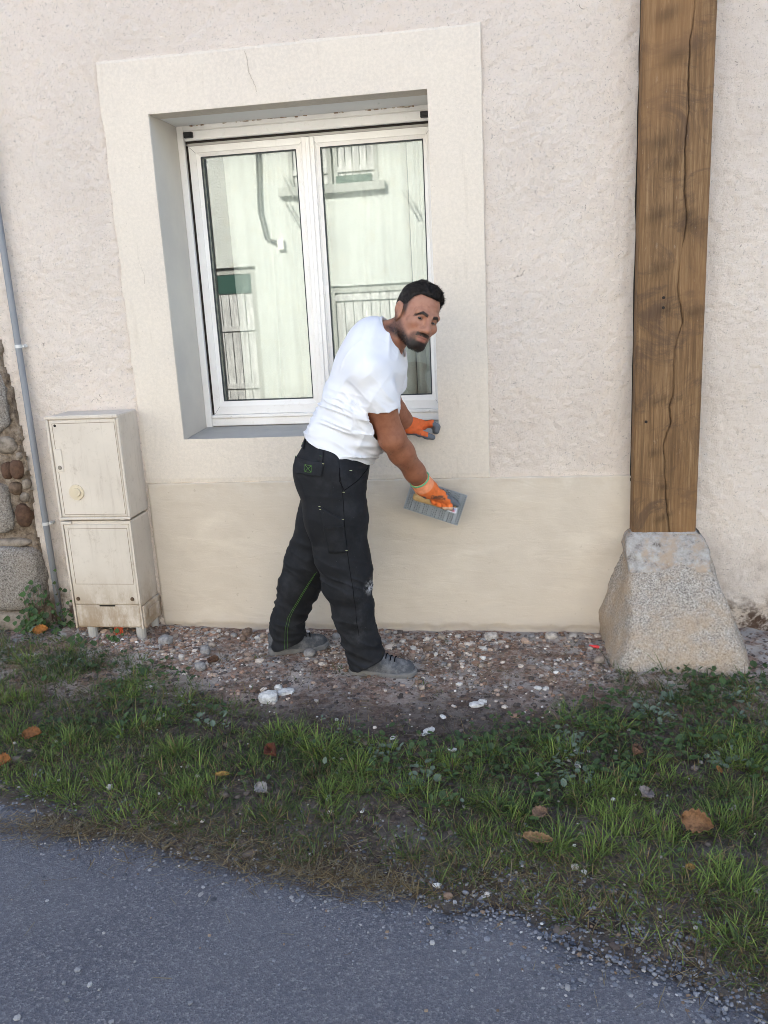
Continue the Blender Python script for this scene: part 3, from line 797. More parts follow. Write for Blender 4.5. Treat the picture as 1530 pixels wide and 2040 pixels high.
# road sheet with a crumbled edge
rm = Mat('asphalt', rough=.86, spec=.25)
ag = rm.voronoi(210, out='Color')
agv = rm.node('ShaderNodeSeparateColor'); rm.put(agv.inputs[0], ag)
c = rm.ramp(agv.outputs[0], [(.0, (.062, .063, .074)), (.35, (.089, .091, .106)), (.62, (.118, .120, .138)), (.86, (.150, .152, .168)), (.985, (.20, .20, .205))])
c = rm.mix(rm.math('MULTIPLY', rm.rng(rm.noise(90, 5, .75), .40, .58), .7), c, (.066, .069, .084))
c = rm.mix(rm.math('MULTIPLY', rm.rng(rm.noise(1.6, 5, .6), .40, .68), .35), c, (.125, .128, .143))
c = rm.mix(rm.math('MULTIPLY', rm.rng(rm.noise(4.5, 5, .65), .60, .74), .35), c, (.11, .105, .108))
rm.color(c)
rm.bump(rm.voronoi(210), .5, .003); rm.bump(rm.noise(60, 4, .7), .35, .005)
ux = np.concatenate([np.arange(-20, -3.3, 1.0), np.arange(-3.3, 1.8, .012), np.arange(2, 20, 1.0)])
T = np.concatenate([np.linspace(0, .3, 14), [.6, 1.0, 2, 4, 6.0]])
UX, TT = np.meshgrid(ux, T, indexing='ij')
E0 = road_edge(UX)
VY = np.where(TT < 2, E0 - TT, E0 * 0 - 2 - TT)
VZ = .006 + .004 * sstep(0, .12, TT) - .012 * sstep(.03, 0, TT) + (fbm(UX * 9, VY * 9, 0, 95, 3) - .5) * .008 * sstep(3, 1, TT)
road = np_mesh('road', np.stack([UX, VY, VZ], -1).reshape(-1, 3), grid_faces(*UX.shape)[:, ::-1], rm.m)
tag(road, kind='structure')

# ------------------------------------------------------------------ house opposite (the sunlit front mirrored in the panes)
OY = -8.5
opp = empty('opposite_house', (-3, OY, 0)); tag(opp, 'sunlit pale house across the street, mirrored in the window panes', 'house')
om = Mat('sunlit_render', rough=.95, spec=.1)
c = om.mix(om.rng(om.noise(1.2, 5, .6), .35, .7), (.56, .59, .57), (.50, .53, .52))
c = om.mix(om.math('MULTIPLY', om.rng(om.noise(7, 6, .7), .5, .72), .5), c, (.46, .43, .37))
om.color(c); om.bump(om.noise(26, 6, .72), .9, .04)
MT['oppwall'] = om.m
def slab_wall(mb, x0, x1, z0, z1, holes, y0, y1):
    xs = sorted({x0, x1, *[h[0] for h in holes], *[h[1] for h in holes]}); zs = sorted({z0, z1, *[h[2] for h in holes], *[h[3] for h in holes]})
    for a in range(len(xs) - 1):
        for c_ in range(len(zs) - 1):
            mx, mz = (xs[a] + xs[a + 1]) / 2, (zs[c_] + zs[c_ + 1]) / 2
            if any(h[0] < mx < h[1] and h[2] < mz < h[3] for h in holes): continue
            mb.box(xs[a], xs[a + 1], y0, y1, zs[c_], zs[c_ + 1])
holes = [(-4.95, -3.98, 0, 2.16), (-2.86, -1.0, 0, 1.80), (-3.33, -2.0, 3.25, 4.3), (-8.5, -7.2, 3.25, 4.3), (-8.4, -7.3, .9, 2.2)]
mb = MB(); slab_wall(mb, -16, 9, -.1, 5.6, holes, OY - .35, OY); mb.box(-16, 9, OY - 7, OY - 6.8, -.1, 5.6); mb.box(-16, -15.8, OY - 6.8, OY - .36, -.1, 5.6); mb.box(8.8, 9, OY - 6.8, OY - .36, -.1, 5.6)
mb.build('wall', MT['oppwall'], opp)
mb = MB(); a = [(-16.3, OY + .3, 5.45), (9.3, OY + .3, 5.45), (9.3, OY - 3.5, 7.2), (-16.3, OY - 3.5, 7.2)]; a2 = [(p[0], 2 * (OY - 3.5) - p[1], p[2]) for p in a]
for q in (a, a2): mb.add(q + [(p[0], p[1], p[2] + .13) for p in q], [(0, 1, 2, 3), (7, 6, 5, 4), (0, 4, 5, 1), (1, 5, 6, 2), (2, 6, 7, 3), (3, 7, 4, 0)])
mb.build('roof', roof_m.m, opp)
wm = Mat('weathered_boards', rough=.9, spec=.15)
g = wm.noise(7, 7, .7, vec=wm.pos((5, 1, .45)))
wm.color(wm.ramp(g, [(.3, (.20, .20, .20)), (.47, (.36, .365, .37)), (.62, (.55, .56, .56)), (.8, (.70, .70, .68))])); MT['boards'] = wm.m
MT['boardtrim'] = Mat('grey_trim', (.30, .31, .30), .9, .1).m
MT['dkgreen'] = Mat('dark_green_gap', (.03, .07, .06), .8, .2).m
def planks(name, x0, x1, z0, z1, y, n, bars=(), frame=.08):
    d = empty(name, ((x0 + x1) / 2, y, z0)); d.parent = opp; d.location = Vector(((x0 + x1) / 2, y, z0)) - opp.location
    w = (x1 - x0 - 2 * frame) / n
    for k in range(n):
        mb = MB(); mb.box(x0 + frame + k * w + .006, x0 + frame + (k + 1) * w - .006, y, y + .03, z0 + .02, z1 - frame); link_part(mb, 'plank', MT['boards'], d)
    mb = MB(); mb.box(x0, x0 + frame, y, y + .06, z0, z1); link_part(mb, 'jamb', MT['boardtrim'], d)
    mb = MB(); mb.box(x1 - frame, x1, y, y + .06, z0, z1); link_part(mb, 'jamb', MT['boardtrim'], d)
    mb = MB(); mb.box(x0 + frame, x1 - frame, y, y + .06, z1 - frame, z1); link_part(mb, 'head', MT['boardtrim'], d)
    for bz in bars:
        mb = MB(); mb.box(x0 + frame, x1 - frame, y + .031, y + .06, bz - .04, bz + .04); link_part(mb, 'ledge', MT['boards'], d)
    return d
def link_part(mb, name, mat, d):
    o = mb.build(name, mat); o.parent = d
    o.matrix_parent_inverse = Matrix.Translation(Vector(d.location) + Vector(opp.location)).inverted()
planks('house_door', -4.95, -3.98, 0, 2.16, OY - .12, 6, (.35, 1.25), .1)
planks('garage_door', -2.86, -1.0, 0, 1.80, OY - .10, 12, (1.62, .5), .1)
planks('shutter', -3.33, -2.68, 3.25, 4.3, OY - .05, 5, (3.45,), .06)
planks('shutter', -2.65, -2.0, 3.25, 4.3, OY - .05, 5, (3.45,), .06)
planks('shutter', -8.5, -7.2, 3.25, 4.3, OY - .05, 9, (3.45,), .06)
mb = MB(); mb.box(-3.5, -1.9, OY - .02, OY + .1, 3.13, 3.245); mb.build('window_sill', MT['boardtrim'], opp)
mb = MB(); mb.box(-4.9, -4.05, OY - .089, OY - .07, 1.78, 2.05); mb.build('fanlight', MT['dkgreen'], opp)
mb = MB(); mb.box(-2.62, -2.10, OY - .018, OY + .02, 3.26, 3.36); mb.build('dark_sill_board', MT['dkgreen'], opp)  # dark green strip just above the sill, across one shutter's foot
for dx in (0, .05):
    mb = MB(); mb.tube([(-3.80 + dx, OY + .03, 5.3), (-3.80 + dx, OY + .03, 3.7), (-3.84 + dx, OY + .03, 2.95), (-3.76 + dx, OY + .04, 2.55), (-3.55, OY + .05, 2.44 + dx)], .013, 8); mb.build('cable', MT['gasket'], opp)
mb = MB(); mb.box(-3.57, -3.48, OY, OY + .07, 2.38, 2.52); mb.build('junction_box', MT['pvc'], opp)
for (bx, bz) in ((-1.66, 3.09), (-3.43, 3.07), (-3.43, 3.42)):
    mb = MB()
    for q in (0, .06): mb.tube([(bx + q, OY + .01, bz), (bx + .09 + q, OY + .12, bz - .16), (bx + .17 + q, OY + .14, bz - .32)], .010, 6)
    mb.build('iron_hook', MT['boardtrim'], opp)
# ================================================================== verge: grass, weeds, stones, leaves
rs = np.random.RandomState(7)
def attr_mat(name, rough=.7, spec=.25, transl=0.0, bump=None):
    m = Mat(name, rough=rough, spec=spec)
    c = m.attr('Col')
    m.color(c)
    if bump: m.bump(m.noise(bump[0], 4, .7), bump[1], bump[2])
    if transl > 0:
        t = m.node('ShaderNodeBsdfTranslucent'); m.put(t.inputs[0], c)
        mx = m.node('ShaderNodeMixShader'); mx.inputs[0].default_value = transl
        m.t.links.new(m.b.outputs[0], mx.inputs[1]); m.t.links.new(t.outputs[0], mx.inputs[2])
        m.t.links.new(mx.outputs[0], m.t.nodes['Material Output'].inputs[0])
    return m.m
MT['grass'] = attr_mat('grass_blades', .6, .3, .35)
MT['leafy'] = attr_mat('weed_leaves', .55, .35, .25)
MT['pebble'] = attr_mat('pebbles', .88, .2, 0, (160, .4, .003))

def bare_y(x):
    return np.interp(x, [-3.2, -2.4, -2.0, -1.6, -1.2, -.8, -.3, .1, .35, .6, 1.6], [-.02, -.06, -.24, -.40, -.74, -.94, -.97, -.82, -.52, -.44, -.26])

def blades(pos, heading, length, lean, width, curl, root_col, tip_col):
    """ribbons of 3 segments; arrays of n"""
    n = len(length)
    d = np.stack([np.cos(heading), np.sin(heading), np.zeros(n)], -1)
    sd = np.stack([-np.sin(heading), np.cos(heading), np.zeros(n)], -1)
    tw = rs.uniform(-.9, .9, n)
    sd = sd * np.cos(tw)[:, None] + d * np.sin(tw)[:, None]
    V = []; C = []
    ts = [0, .38, .72, 1.0]; ws = [1.0, .95, .62, 0.0]
    for t, w in zip(ts, ws):
        ang = lean + curl * t
        # integrate a bending stem approximately
        a2 = lean + curl * t * .5
        p = pos + d * (np.sin(a2) * length * t)[:, None] + np.array([0, 0, 1]) * (np.cos(a2) * length * t)[:, None]
        p[:, 2] = np.maximum(p[:, 2], pos[:, 2] + .002)
        c = root_col * (1 - t) + tip_col * t
        if w > 0:
            V.append(p - sd * (width * w / 2)[:, None]); V.append(p + sd * (width * w / 2)[:, None]); C += [c, c]
        else:
            V.append(p); C.append(c)
    V = np.stack(V, 1); C = np.stack(C, 1)          # n,7,3
    b = (np.arange(n) * 7)[:, None, None]
    F = np.array([(0, 1, 3), (0, 3, 2), (2, 3, 5), (2, 5, 4), (4, 5, 6)])[None] + b
    return V.reshape(-1, 3), F.reshape(-1, 3), C.reshape(-1, 3)

tufts = [(-2.1, -0.35), (-1.62, -0.63), (-1.96, -0.69), (-1.62, -1.16), (-1.5, -1.08), (-0.72, -1.16), (-0.88, -1.1), (-0.59, -1.23), (-0.27, -1.27), (-0.14, -1.23), (0.03, -1.22), (0.1, -1.12), (0.06, -1.31), (0.33, -1.29), (0.42, -1.23), (0.71, -1.17), (0.65, -1.38), (0.58, -1.49), (0.68, -1.43), (-1.58, -1.48), (-1.47, -1.48), (-1.39, -1.42), (-1.37, -1.53), (-1.06, -1.35), (-1.24, -1.21), (-0.35, -1.34), (0.21, -1.39), (-0.18, -1.44), (-0.13, -1.57), (0.18, -1.64), (0.12, -1.67), (0.37, -1.62), (-0.31, -1.51), (-0.64, -1.48), (-1.29, -1.6), (-1.08, -1.48), (0.48, -2.01), (0.53, -1.98), (0.29, -1.54), (-2.1, -0.86), (-1.9, -1.18), (-2.23, -0.52), (-1.57, -0.84), (-1.39, -0.95), (-0.89, -1.32), (-0.5, -1.16), (0.52, -1.09), (0.65, -1.02), (0.8, -1.07), (0.25, -0.93), (-0.04, -1.49), (-0.46, -1.41), (-0.57, -1.36), (0.46, -1.8), (0.38, -1.73), (0.56, -1.79)]
G_BRIGHT = np.array([.185, .265, .055]); G_MID = np.array([.100, .158, .042]); G_DARK = np.array([.036, .062, .024]); G_STRAW = np.array([.24, .18, .085]); G_BROWN = np.array([.11, .075, .042])

P, HD, LN, LE, WD, CU, RC, TC = [], [], [], [], [], [], [], []
def tuft(x, y, n, rad, ln, bright, straw):
    a = rs.uniform(0, 2 * np.pi, n); r = rad * np.sqrt(rs.uniform(0, 1, n))
    px, py = x + r * np.cos(a), y + r * np.sin(a)
    pz = ground_z(px, py) - .004
    P.append(np.stack([px, py, pz], -1))
    HD.append(a + rs.normal(0, .7, n)); LN.append(ln * rs.uniform(.45, 1.15, n)); LE.append(np.abs(rs.normal(.36, .38, n)) + r / rad * .25); CU.append(rs.uniform(.1, 1.5, n)); WD.append(rs.uniform(.0018, .0038, n))
    k = np.clip(rs.normal(bright, .22, n), 0, 1)[:, None]
    c = np.where(k < .5, G_DARK + (G_MID - G_DARK) * k * 2, G_MID + (G_BRIGHT - G_MID) * (k - .5) * 2)
    st = (rs.uniform(0, 1, n) < straw)[:, None]
    sc = np.where(rs.uniform(0, 1, (n, 1)) < .5, G_STRAW, G_BROWN)
    tip = np.where(st, sc, c * rs.uniform(.95, 1.3, (n, 1)))
    RC.append(np.where(st, sc * .8, c * .75 + np.array([.018, .012, .004]))); TC.append(tip)
for (x, y) in tufts:
    for q in range(rs.randint(2, 5)):
        tuft(x + rs.normal(0, .05), y + rs.normal(0, .035), rs.randint(30, 70), rs.uniform(.025, .06), rs.uniform(.045, .10), rs.uniform(.45, .95), .07)
cand = np.stack([rs.uniform(-3.0, 1.7, 12000), rs.uniform(-2.45, -.1, 12000)], -1)
re = road_edge(cand[:, 0])
dens = sstep(0, -.30, cand[:, 1] - bare_y(cand[:, 0])) * sstep(-.01, .18, cand[:, 1] - re)
clump = sstep(.36, .56, fbm(cand[:, 0] * 4.5, cand[:, 1] * 6, 0, 131, 3))
keep = rs.uniform(0, 1, len(cand)) < dens * (.22 + .78 * clump) * .50
for (x, y) in cand[keep]:
    b = .12 + .8 * float(vnoise(x * 3.2, y * 4, 0, 133)) ** 1.2
    tuft(x, y, rs.randint(8, 40), rs.uniform(.015, .06), rs.uniform(.02, .065), b, .14 + .15 * float(vnoise(x * 2, y * 2, 0, 135)))
# thin wisps in the bare strip, along the road and round the granite base
cand = np.stack([rs.uniform(-3.0, 1.6, 1500), rs.uniform(-2.4, -.12, 1500)], -1)
re = road_edge(cand[:, 0])
w = sstep(.04, .12, cand[:, 1] - re) * sstep(.35, .62, fbm(cand[:, 0] * 3.5, cand[:, 1] * 3.5, 0, 137, 3)) * np.where(cand[:, 1] > bare_y(cand[:, 0]), .16, .5)
for (x, y) in cand[rs.uniform(0, 1, 1500) < w]:
    if x > .3 and y > -.5: continue
    tuft(x, y, rs.randint(6, 22), rs.uniform(.015, .05), rs.uniform(.025, .06), .35, .5)
for q in range(34):
    x = rs.uniform(.38, 1.05); tuft(x, -.485 - rs.uniform(0, .13), rs.randint(8, 24), .03, rs.uniform(.03, .08), .25, .3)
for (x, y, n, ln) in ((.37, -.40, 10, .13), (.71, -.53, 5, .17), (.6, -.52, 7, .15), (.88, -.53, 6, .12), (.45, -.50, 8, .11)): tuft(x, y, n, .03, ln, .35, .35)
n = 48000
fx, fy = rs.uniform(-3.0, 1.7, n), rs.uniform(-2.4, -.15, n)
w = sstep(.05, -.25, fy - bare_y(fx)) * sstep(-.01, .20, fy - road_edge(fx)) * sstep(.28, .55, fbm(fx * 4, fy * 5, 0, 139, 3))
sel = rs.uniform(0, 1, n) < w; fx, fy = fx[sel], fy[sel]; n = len(fx)
P.append(np.stack([fx, fy, ground_z(fx, fy) - .003], -1)); HD.append(rs.uniform(0, 6.28, n)); LN.append(rs.gamma(4, .009, n) + .01); LE.append(np.abs(rs.normal(.75, .5, n))); CU.append(rs.uniform(0, 1.5, n)); WD.append(rs.uniform(.0016, .0034, n))
k = rs.uniform(0, 1, (n, 1)) * (.3 + .7 * vnoise(fx * 3.2, fy * 4, 0, 133)[:, None]); c = G_DARK + (G_BRIGHT - G_DARK) * k
st = rs.uniform(0, 1, (n, 1)) < .22; c = np.where(st, G_STRAW * rs.uniform(.5, 1, (n, 1)), c); RC.append(c * .8); TC.append(c)
v, f, c = blades(np.vstack(P), np.concatenate(HD), np.concatenate(LN), np.concatenate(LE), np.concatenate(WD), np.concatenate(CU), np.vstack(RC), np.vstack(TC))
grass = np_mesh('grass', v, f, MT['grass'], smooth=False); set_color(grass, c)
tag(grass, 'tufts of green grass on the verge between wall and road', 'grass', kind='stuff')

# mown straw lying flat, in mats at the road edge
mats = [(-1.44, -1.69, .12, .04, 700), (-1.20, -1.68, .12, .05, 400), (-.53, -1.83, .13, .04, 700), (-.70, -1.76, .16, .06, 600), (-.35, -1.88, .08, .03, 350), (-.95, -1.70, .2, .07, 700), (.0, -1.85, .10, .04, 350), (.3, -1.83, .2, .08, 500), (.55, -2.02, .16, .08, 700), (-.2, -1.75, .25, .06, 700), (-2.0, -.55, .25, .12, 300), (-1.0, -.8, .6, .15, 500), (.2, -.55, .35, .12, 600), (-.4, -.35, .8, .12, 700), (.9, -.7, .3, .2, 300), (-1.3, -1.3, 1.0, .3, 900), (.2, -1.3, .7, .3, 900)]
P = []; HD = []
for (x, y, sx, sy, n) in mats:
    P.append(np.stack([x + rs.normal(0, sx, n), y + rs.normal(0, sy, n)], -1))
P = np.vstack(P); P = P[P[:, 1] < -.05]; n = len(P)
z = ground_z(P[:, 0], P[:, 1]); onroad = P[:, 1] < road_edge(P[:, 0]); z = np.where(onroad, .012, z) + rs.uniform(.0, .012, n)
k = rs.uniform(0, 1, (n, 1))
sc = np.where(k < .35, G_BROWN * rs.uniform(.6, 1.3, (n, 1)), np.where(k < .8, np.array([.20, .17, .11]) * rs.uniform(.6, 1.3, (n, 1)), G_STRAW * rs.uniform(.7, 1.3, (n, 1))))
v, f, c = blades(np.column_stack([P, z]), rs.uniform(0, 6.28, n), rs.uniform(.02, .065, n), rs.uniform(1.15, 1.6, n), rs.uniform(.0014, .003, n), rs.uniform(-.3, .3, n), sc * .9, sc)
o = np_mesh('dry_grass', v, f, MT['grass'], smooth=False); set_color(o, c); tag(o, 'matted dead grass and straw along the road edge', 'dry grass', kind='stuff')

# clover and other broad leaves close to the soil
cand = np.stack([rs.uniform(-2.9, 1.6, 26000), rs.uniform(-2.2, -.15, 26000)], -1)
patch = sstep(.44, .60, fbm(cand[:, 0] * 3.1, cand[:, 1] * 4.2, 0, 141, 3))
dens = sstep(.05, -.18, cand[:, 1] - bare_y(cand[:, 0])) * sstep(.28, .5, cand[:, 1] - road_edge(cand[:, 0])) * patch
dens *= np.where(cand[:, 0] > -.5, 1.0, .55)
cand = cand[rs.uniform(0, 1, len(cand)) < dens * .85]
n = len(cand)
z = ground_z(cand[:, 0], cand[:, 1]) + rs.uniform(.003, .03, n)
s = rs.gamma(4, .0022, n) + .004
hd = rs.uniform(0, 6.28, n); ti = rs.normal(.25, .35, n)
d = np.stack([np.cos(hd) * np.cos(ti), np.sin(hd) * np.cos(ti), np.sin(ti)], -1); sd = np.stack([-np.sin(hd), np.cos(hd), np.zeros(n)], -1); up = np.cross(d, sd)
c0 = np.column_stack([cand, z])
pts = [c0, c0 + d * (s * .45)[:, None] - sd * (s * .55)[:, None] + up * (s * .12)[:, None], c0 + d * (s * 1.15)[:, None] - sd * (s * .5)[:, None] + up * (s * .14)[:, None], c0 + d * (s * 1.55)[:, None], c0 + d * (s * 1.15)[:, None] + sd * (s * .5)[:, None] + up * (s * .14)[:, None], c0 + d * (s * .45)[:, None] + sd * (s * .55)[:, None] + up * (s * .12)[:, None], c0 + d * (s * .8)[:, None] - up * (s * .06)[:, None]]
V = np.stack(pts, 1); F = np.array([(0, 1, 6), (1, 2, 6), (2, 3, 6), (3, 4, 6), (4, 5, 6), (5, 0, 6)])[None] + (np.arange(n) * 7)[:, None, None]
kk = rs.uniform(0, 1, (n, 1)); c = G_DARK + (np.array([.058, .105, .032]) - G_DARK) * kk
dusty = (vnoise(cand[:, 0] * 6, cand[:, 1] * 6, 0, 143) > .74)[:, None]
c = np.where(dusty, c * .5 + np.array([.10, .125, .105]), c)
o = np_mesh('clover', V.reshape(-1, 3), F.reshape(-1, 3), MT['leafy'], smooth=False); set_color(o, np.repeat(c, 7, 0))
tag(o, 'low clover and small broad leaved weeds among the grass', 'weeds', kind='stuff')

# ------------------------------------------------------------------ loose small stones (too many to count)
def pebbles(name, pts, size, cols, label, sub=1, seed=1):
    n = len(pts)
    base = [rock_verts(sub, seed + q, 2.4 if q < 3 else 4.0, .34) for q in range(6)]
    f0 = base[0][1]; nv = len(base[0][0])
    bv = np.stack([b_[0] for b_ in base])[rs.randint(0, 6, n)]
    sc = size[:, None] * np.stack([rs.uniform(.75, 1.3, n), rs.uniform(.75, 1.3, n), rs.uniform(.45, .8, n)], -1)
    a = rs.uniform(0, 6.28, n); ca, sa = np.cos(a), np.sin(a)
    bv = bv * sc[:, None, :]
    x = bv[..., 0] * ca[:, None] - bv[..., 1] * sa[:, None]; y = bv[..., 0] * sa[:, None] + bv[..., 1] * ca[:, None]
    V = np.stack([x, y, bv[..., 2]], -1) + pts[:, None, :]
    F = f0[None] + (np.arange(n) * nv)[:, None, None]
    o = np_mesh(name, V.reshape(-1, 3), F.reshape(-1, 3), MT['pebble'], smooth=False); set_color(o, np.repeat(cols, nv, 0))
    return tag(o, label, 'gravel', kind='stuff')
def pal(n, cols, p, var=.25):
    c = np.array(cols)[rs.choice(len(cols), n, p=p)]
    return c * rs.uniform(1 - var, 1 + var, (n, 1))
# blue grey road gravel
n = 15000
gx_ = rs.uniform(-3.0, 1.7, n); t = rs.normal(.0, .13, n)
wgt = np.interp(gx_, [-3, -1.2, -.4, .0, .5, 1.7], [.25, .22, .5, 1, 1, 1])
sel = rs.uniform(0, 1, n) < wgt
gx_, t = gx_[sel], t[sel] * np.interp(gx_[sel], [-1, 0, 1], [.8, 1.0, 1.2]) + np.interp(gx_[sel], [-1, 0, 1], [.0, .02, .03])
gy_ = road_edge(gx_) + t
gz_ = np.where(t < 0, .010, ground_z(gx_, gy_) + .002)
pebbles('gravel', np.column_stack([gx_, gy_, gz_]), rs.gamma(4, .0006, len(gx_)) + .0012, pal(len(gx_), [(.105, .112, .132), (.155, .163, .185), (.065, .070, .084), (.23, .23, .235), (.15, .11, .08), (.30, .295, .29)], [.30, .32, .16, .13, .06, .03]), 'loose blue grey gravel along the crumbling road edge', 1, 300)
# rubble of the strip along the wall foot
n = 9500
rx_ = rs.uniform(-2.2, .46, n); ry_ = -np.abs(rs.normal(0, .34, n)) - .025
sel = (ry_ > bare_y(rx_) - .05) & (rs.uniform(0, 1, n) < .12 + .88 * sstep(.40, .62, fbm(rx_ * 5, ry_ * 7, 0, 151, 3)))
rx_, ry_ = rx_[sel], ry_[sel]
pebbles('rubble', np.column_stack([rx_, ry_, ground_z(rx_, ry_) + .002]), rs.gamma(1.3, .0026, len(rx_)) + .0012, pal(len(rx_), [(.28, .175, .125), (.36, .265, .205), (.50, .43, .37), (.18, .112, .078), (.64, .60, .55)], [.30, .28, .22, .12, .08]), 'fine broken rubble and soil crumbs at the foot of the fresh plaster', 1, 320)
# dark soil crumbs all over the verge
n = 16000
rx_ = rs.uniform(-2.9, 1.6, n); ry_ = rs.uniform(-2.3, -.03, n); sel = ry_ > road_edge(rx_) + .03; rx_, ry_ = rx_[sel], ry_[sel]
kk = sstep(-.9, -.3, ry_)[:, None]; cc = pal(len(rx_), [(.085, .066, .057), (.058, .047, .042), (.13, .105, .09)], [.4, .4, .2]); cc = cc * (1 + 1.0 * kk)
pebbles('soil_crumbs', np.column_stack([rx_, ry_, ground_z(rx_, ry_) + .001]), rs.gamma(2.2, .0016, len(rx_)) + .0015, cc, 'dark crumbs of soil between the grass tufts', 1, 360)
# scattered pale chips in the grass
n = 260
rx_ = rs.uniform(-2.4, 1.4, n); ry_ = rs.uniform(-2.0, -.7, n)
pebbles('pale_chips', np.column_stack([rx_, ry_, ground_z(rx_, ry_) + .006]), rs.gamma(3, .0011, n) + .002, pal(n, [(.34, .32, .30), (.24, .22, .205), (.46, .45, .43)], [.4, .45, .15]), 'small pale plaster chips scattered through the grass', 1, 340)
n = 60
rx_ = rs.uniform(-1.6, .6, n); ry_ = rs.uniform(-2.4, -1.9, n); sel = ry_ < road_edge(rx_) - .05; rx_, ry_ = rx_[sel], ry_[sel]
pebbles('road_chips', np.column_stack([rx_, ry_, np.full(len(rx_), .012)]), rs.gamma(2.5, .0010, len(rx_)) + .0012, pal(len(rx_), [(.26, .26, .26), (.16, .165, .18), (.22, .17, .13)], [.4, .45, .15]), 'few small chips lying on the asphalt', 1, 350)

# ------------------------------------------------------------------ stones one can pick out
rock_meshes = []
for q in range(10):
    v, f = rock_verts(2, 400 + q, 2.3 if q < 6 else 3.5, .17)
    me = bpy.data.meshes.new('stone'); me.from_pydata(v.tolist(), [], f.tolist()); me.polygons.foreach_set('use_smooth', [q < 6] * len(me.polygons)); rock_meshes.append(me)
def stone_mat(nm, c):
    m = Mat(nm, rough=.9, spec=.15); m.color(m.mix(m.rng(m.noise(60, 4, .7), .35, .68), c, tuple(k * .6 for k in c))); m.bump(m.noise(120, 4, .7), .5, .004); return m.m
SM = {'tan': stone_mat('tan_stone', (.38, .31, .25)), 'grey': stone_mat('grey_stone', (.30, .285, .275)), 'brown': stone_mat('brown_stone', (.20, .14, .105)), 'white': stone_mat('white_plaster_lump', (.60, .585, .56)), 'pale': stone_mat('pale_stone', (.50, .45, .40))}
def stone(x, y, w, h, col, mesh, label, group=None, name='stone', d=None, rz=0.0, cat='stone'):
    me = rock_meshes[mesh].copy(); me.materials.clear(); me.materials.append(SM[col])
    o = bpy.data.objects.new(name, me); COL.objects.link(o)
    o.scale = (w / 2, (d or w * .8) / 2, h / 2); o.rotation_euler = (0, 0, rz)
    o.location = (x, y, float(ground_z(x, y)) + h * .26)
    return tag(o, label, cat, group)
stone(-.144, -.115, .062, .048, 'pale', 6, 'large pale squarish stone at the plaster foot, right of the front shoe')
stone(.133, -.082, .055, .032, 'pale', 7, 'pale flattish stone against the plaster, nearest the granite base')
stone(-.96, -.33, .056, .042, 'grey', 1, 'round grey stone just under the rear shoe', d=.05)
stone(-1.021, -.783, .080, .050, 'white', 8, 'biggest white plaster lump on the bare soil', name='plaster_lump', cat='plaster', rz=.4)
stone(-1.005, -.690, .034, .030, 'white', 7, 'small white plaster lump behind the biggest lump', name='plaster_lump', cat='plaster')
stone(-.965, -.715, .068, .022, 'white', 9, 'flat white plaster lump beside the biggest lump', name='plaster_lump', cat='plaster', rz=.2)
stone(-.202, -1.883, .026, .022, 'brown', 3, 'small brown stone lying at the road edge below the grass')
stone(.137, -1.735, .022, .02, 'pale', 7, 'small cream stone by the grass tuft near the road, left of its white neighbour')
stone(.16, -1.752, .018, .015, 'white', 2, 'small white stone close to the cream stone near the road')
stone(-.10, -1.862, .016, .014, 'white', 1, 'tiny white stone beside the gravel in the middle of the road edge')
for (x, y, w, h, lb) in ((-.177, -.802, .06, .02, 'widest white plaster splash in the grass right of the front shoe'), (-.155, -.775, .035, .018, 'small plaster splash touching the widest one from behind'), (-.344, -.989, .05, .016, 'broad plaster splash in the grass below the front shoe'), (-.365, -1.015, .03, .012, 'little plaster splash at the near edge of the broad one'), (-.248, -1.143, .035, .014, 'plaster splash deep in the grass between shoe and granite base'),
        (-.30, -.90, .03, .012, 'small plaster splash where the bare soil meets the grass'), (.178, -1.212, .03, .012, 'plaster splash among weeds below the granite base'), (-.47, -1.06, .028, .010, 'leftmost thin plaster splash in the upper grass'), (-.62, -1.46, .026, .02, 'upright white plaster crumb in the lower grass'), (-.60, -1.53, .02, .012, 'tiny plaster crumb nearest the road in the lower grass')):
    stone(x, y, w, h * .8, 'white', rs.randint(6, 10), lb, 'plaster splashes in the grass', 'plaster_splash', d=w * .6, rz=rs.uniform(0, 3), cat='plaster')
def where(x, y):
    if x < -1.25: return 'between the cabinet and the rear shoe'
    if x < -.85: return 'round the rear shoe'
    if x < -.38: return 'behind the front shoe near the plaster' if y > -.4 else 'in front of the shoes'
    if x < -.05: return 'just right of the front shoe'
    return 'towards the granite base'
n_ok = 0
while n_ok < 90:
    x, y = rs.uniform(-1.75, .34), -.04 - abs(rs.normal(0, .26))
    if y < bare_y(x) or abs(x + .62) < .25 and abs(y + .5) < .09 or abs(x + 1.03) < .2 and abs(y + .27) < .09: continue
    w = .016 + rs.gamma(1.6, .008)
    ck = rs.choice(['tan', 'grey', 'brown', 'pale'], p=[.3, .28, .26, .16]); mk = rs.randint(0, 10)
    stone(x, y, w, w * rs.uniform(.5, .8), ck, mk, '%s %s %s stone in the rubble %s' % ('tiny' if w < .022 else 'small' if w < .032 else 'bigger', 'rounded' if mk < 6 else 'angular', ck, where(x, y)), 'small stones in the rubble strip', rz=rs.uniform(0, 6))
    n_ok += 1

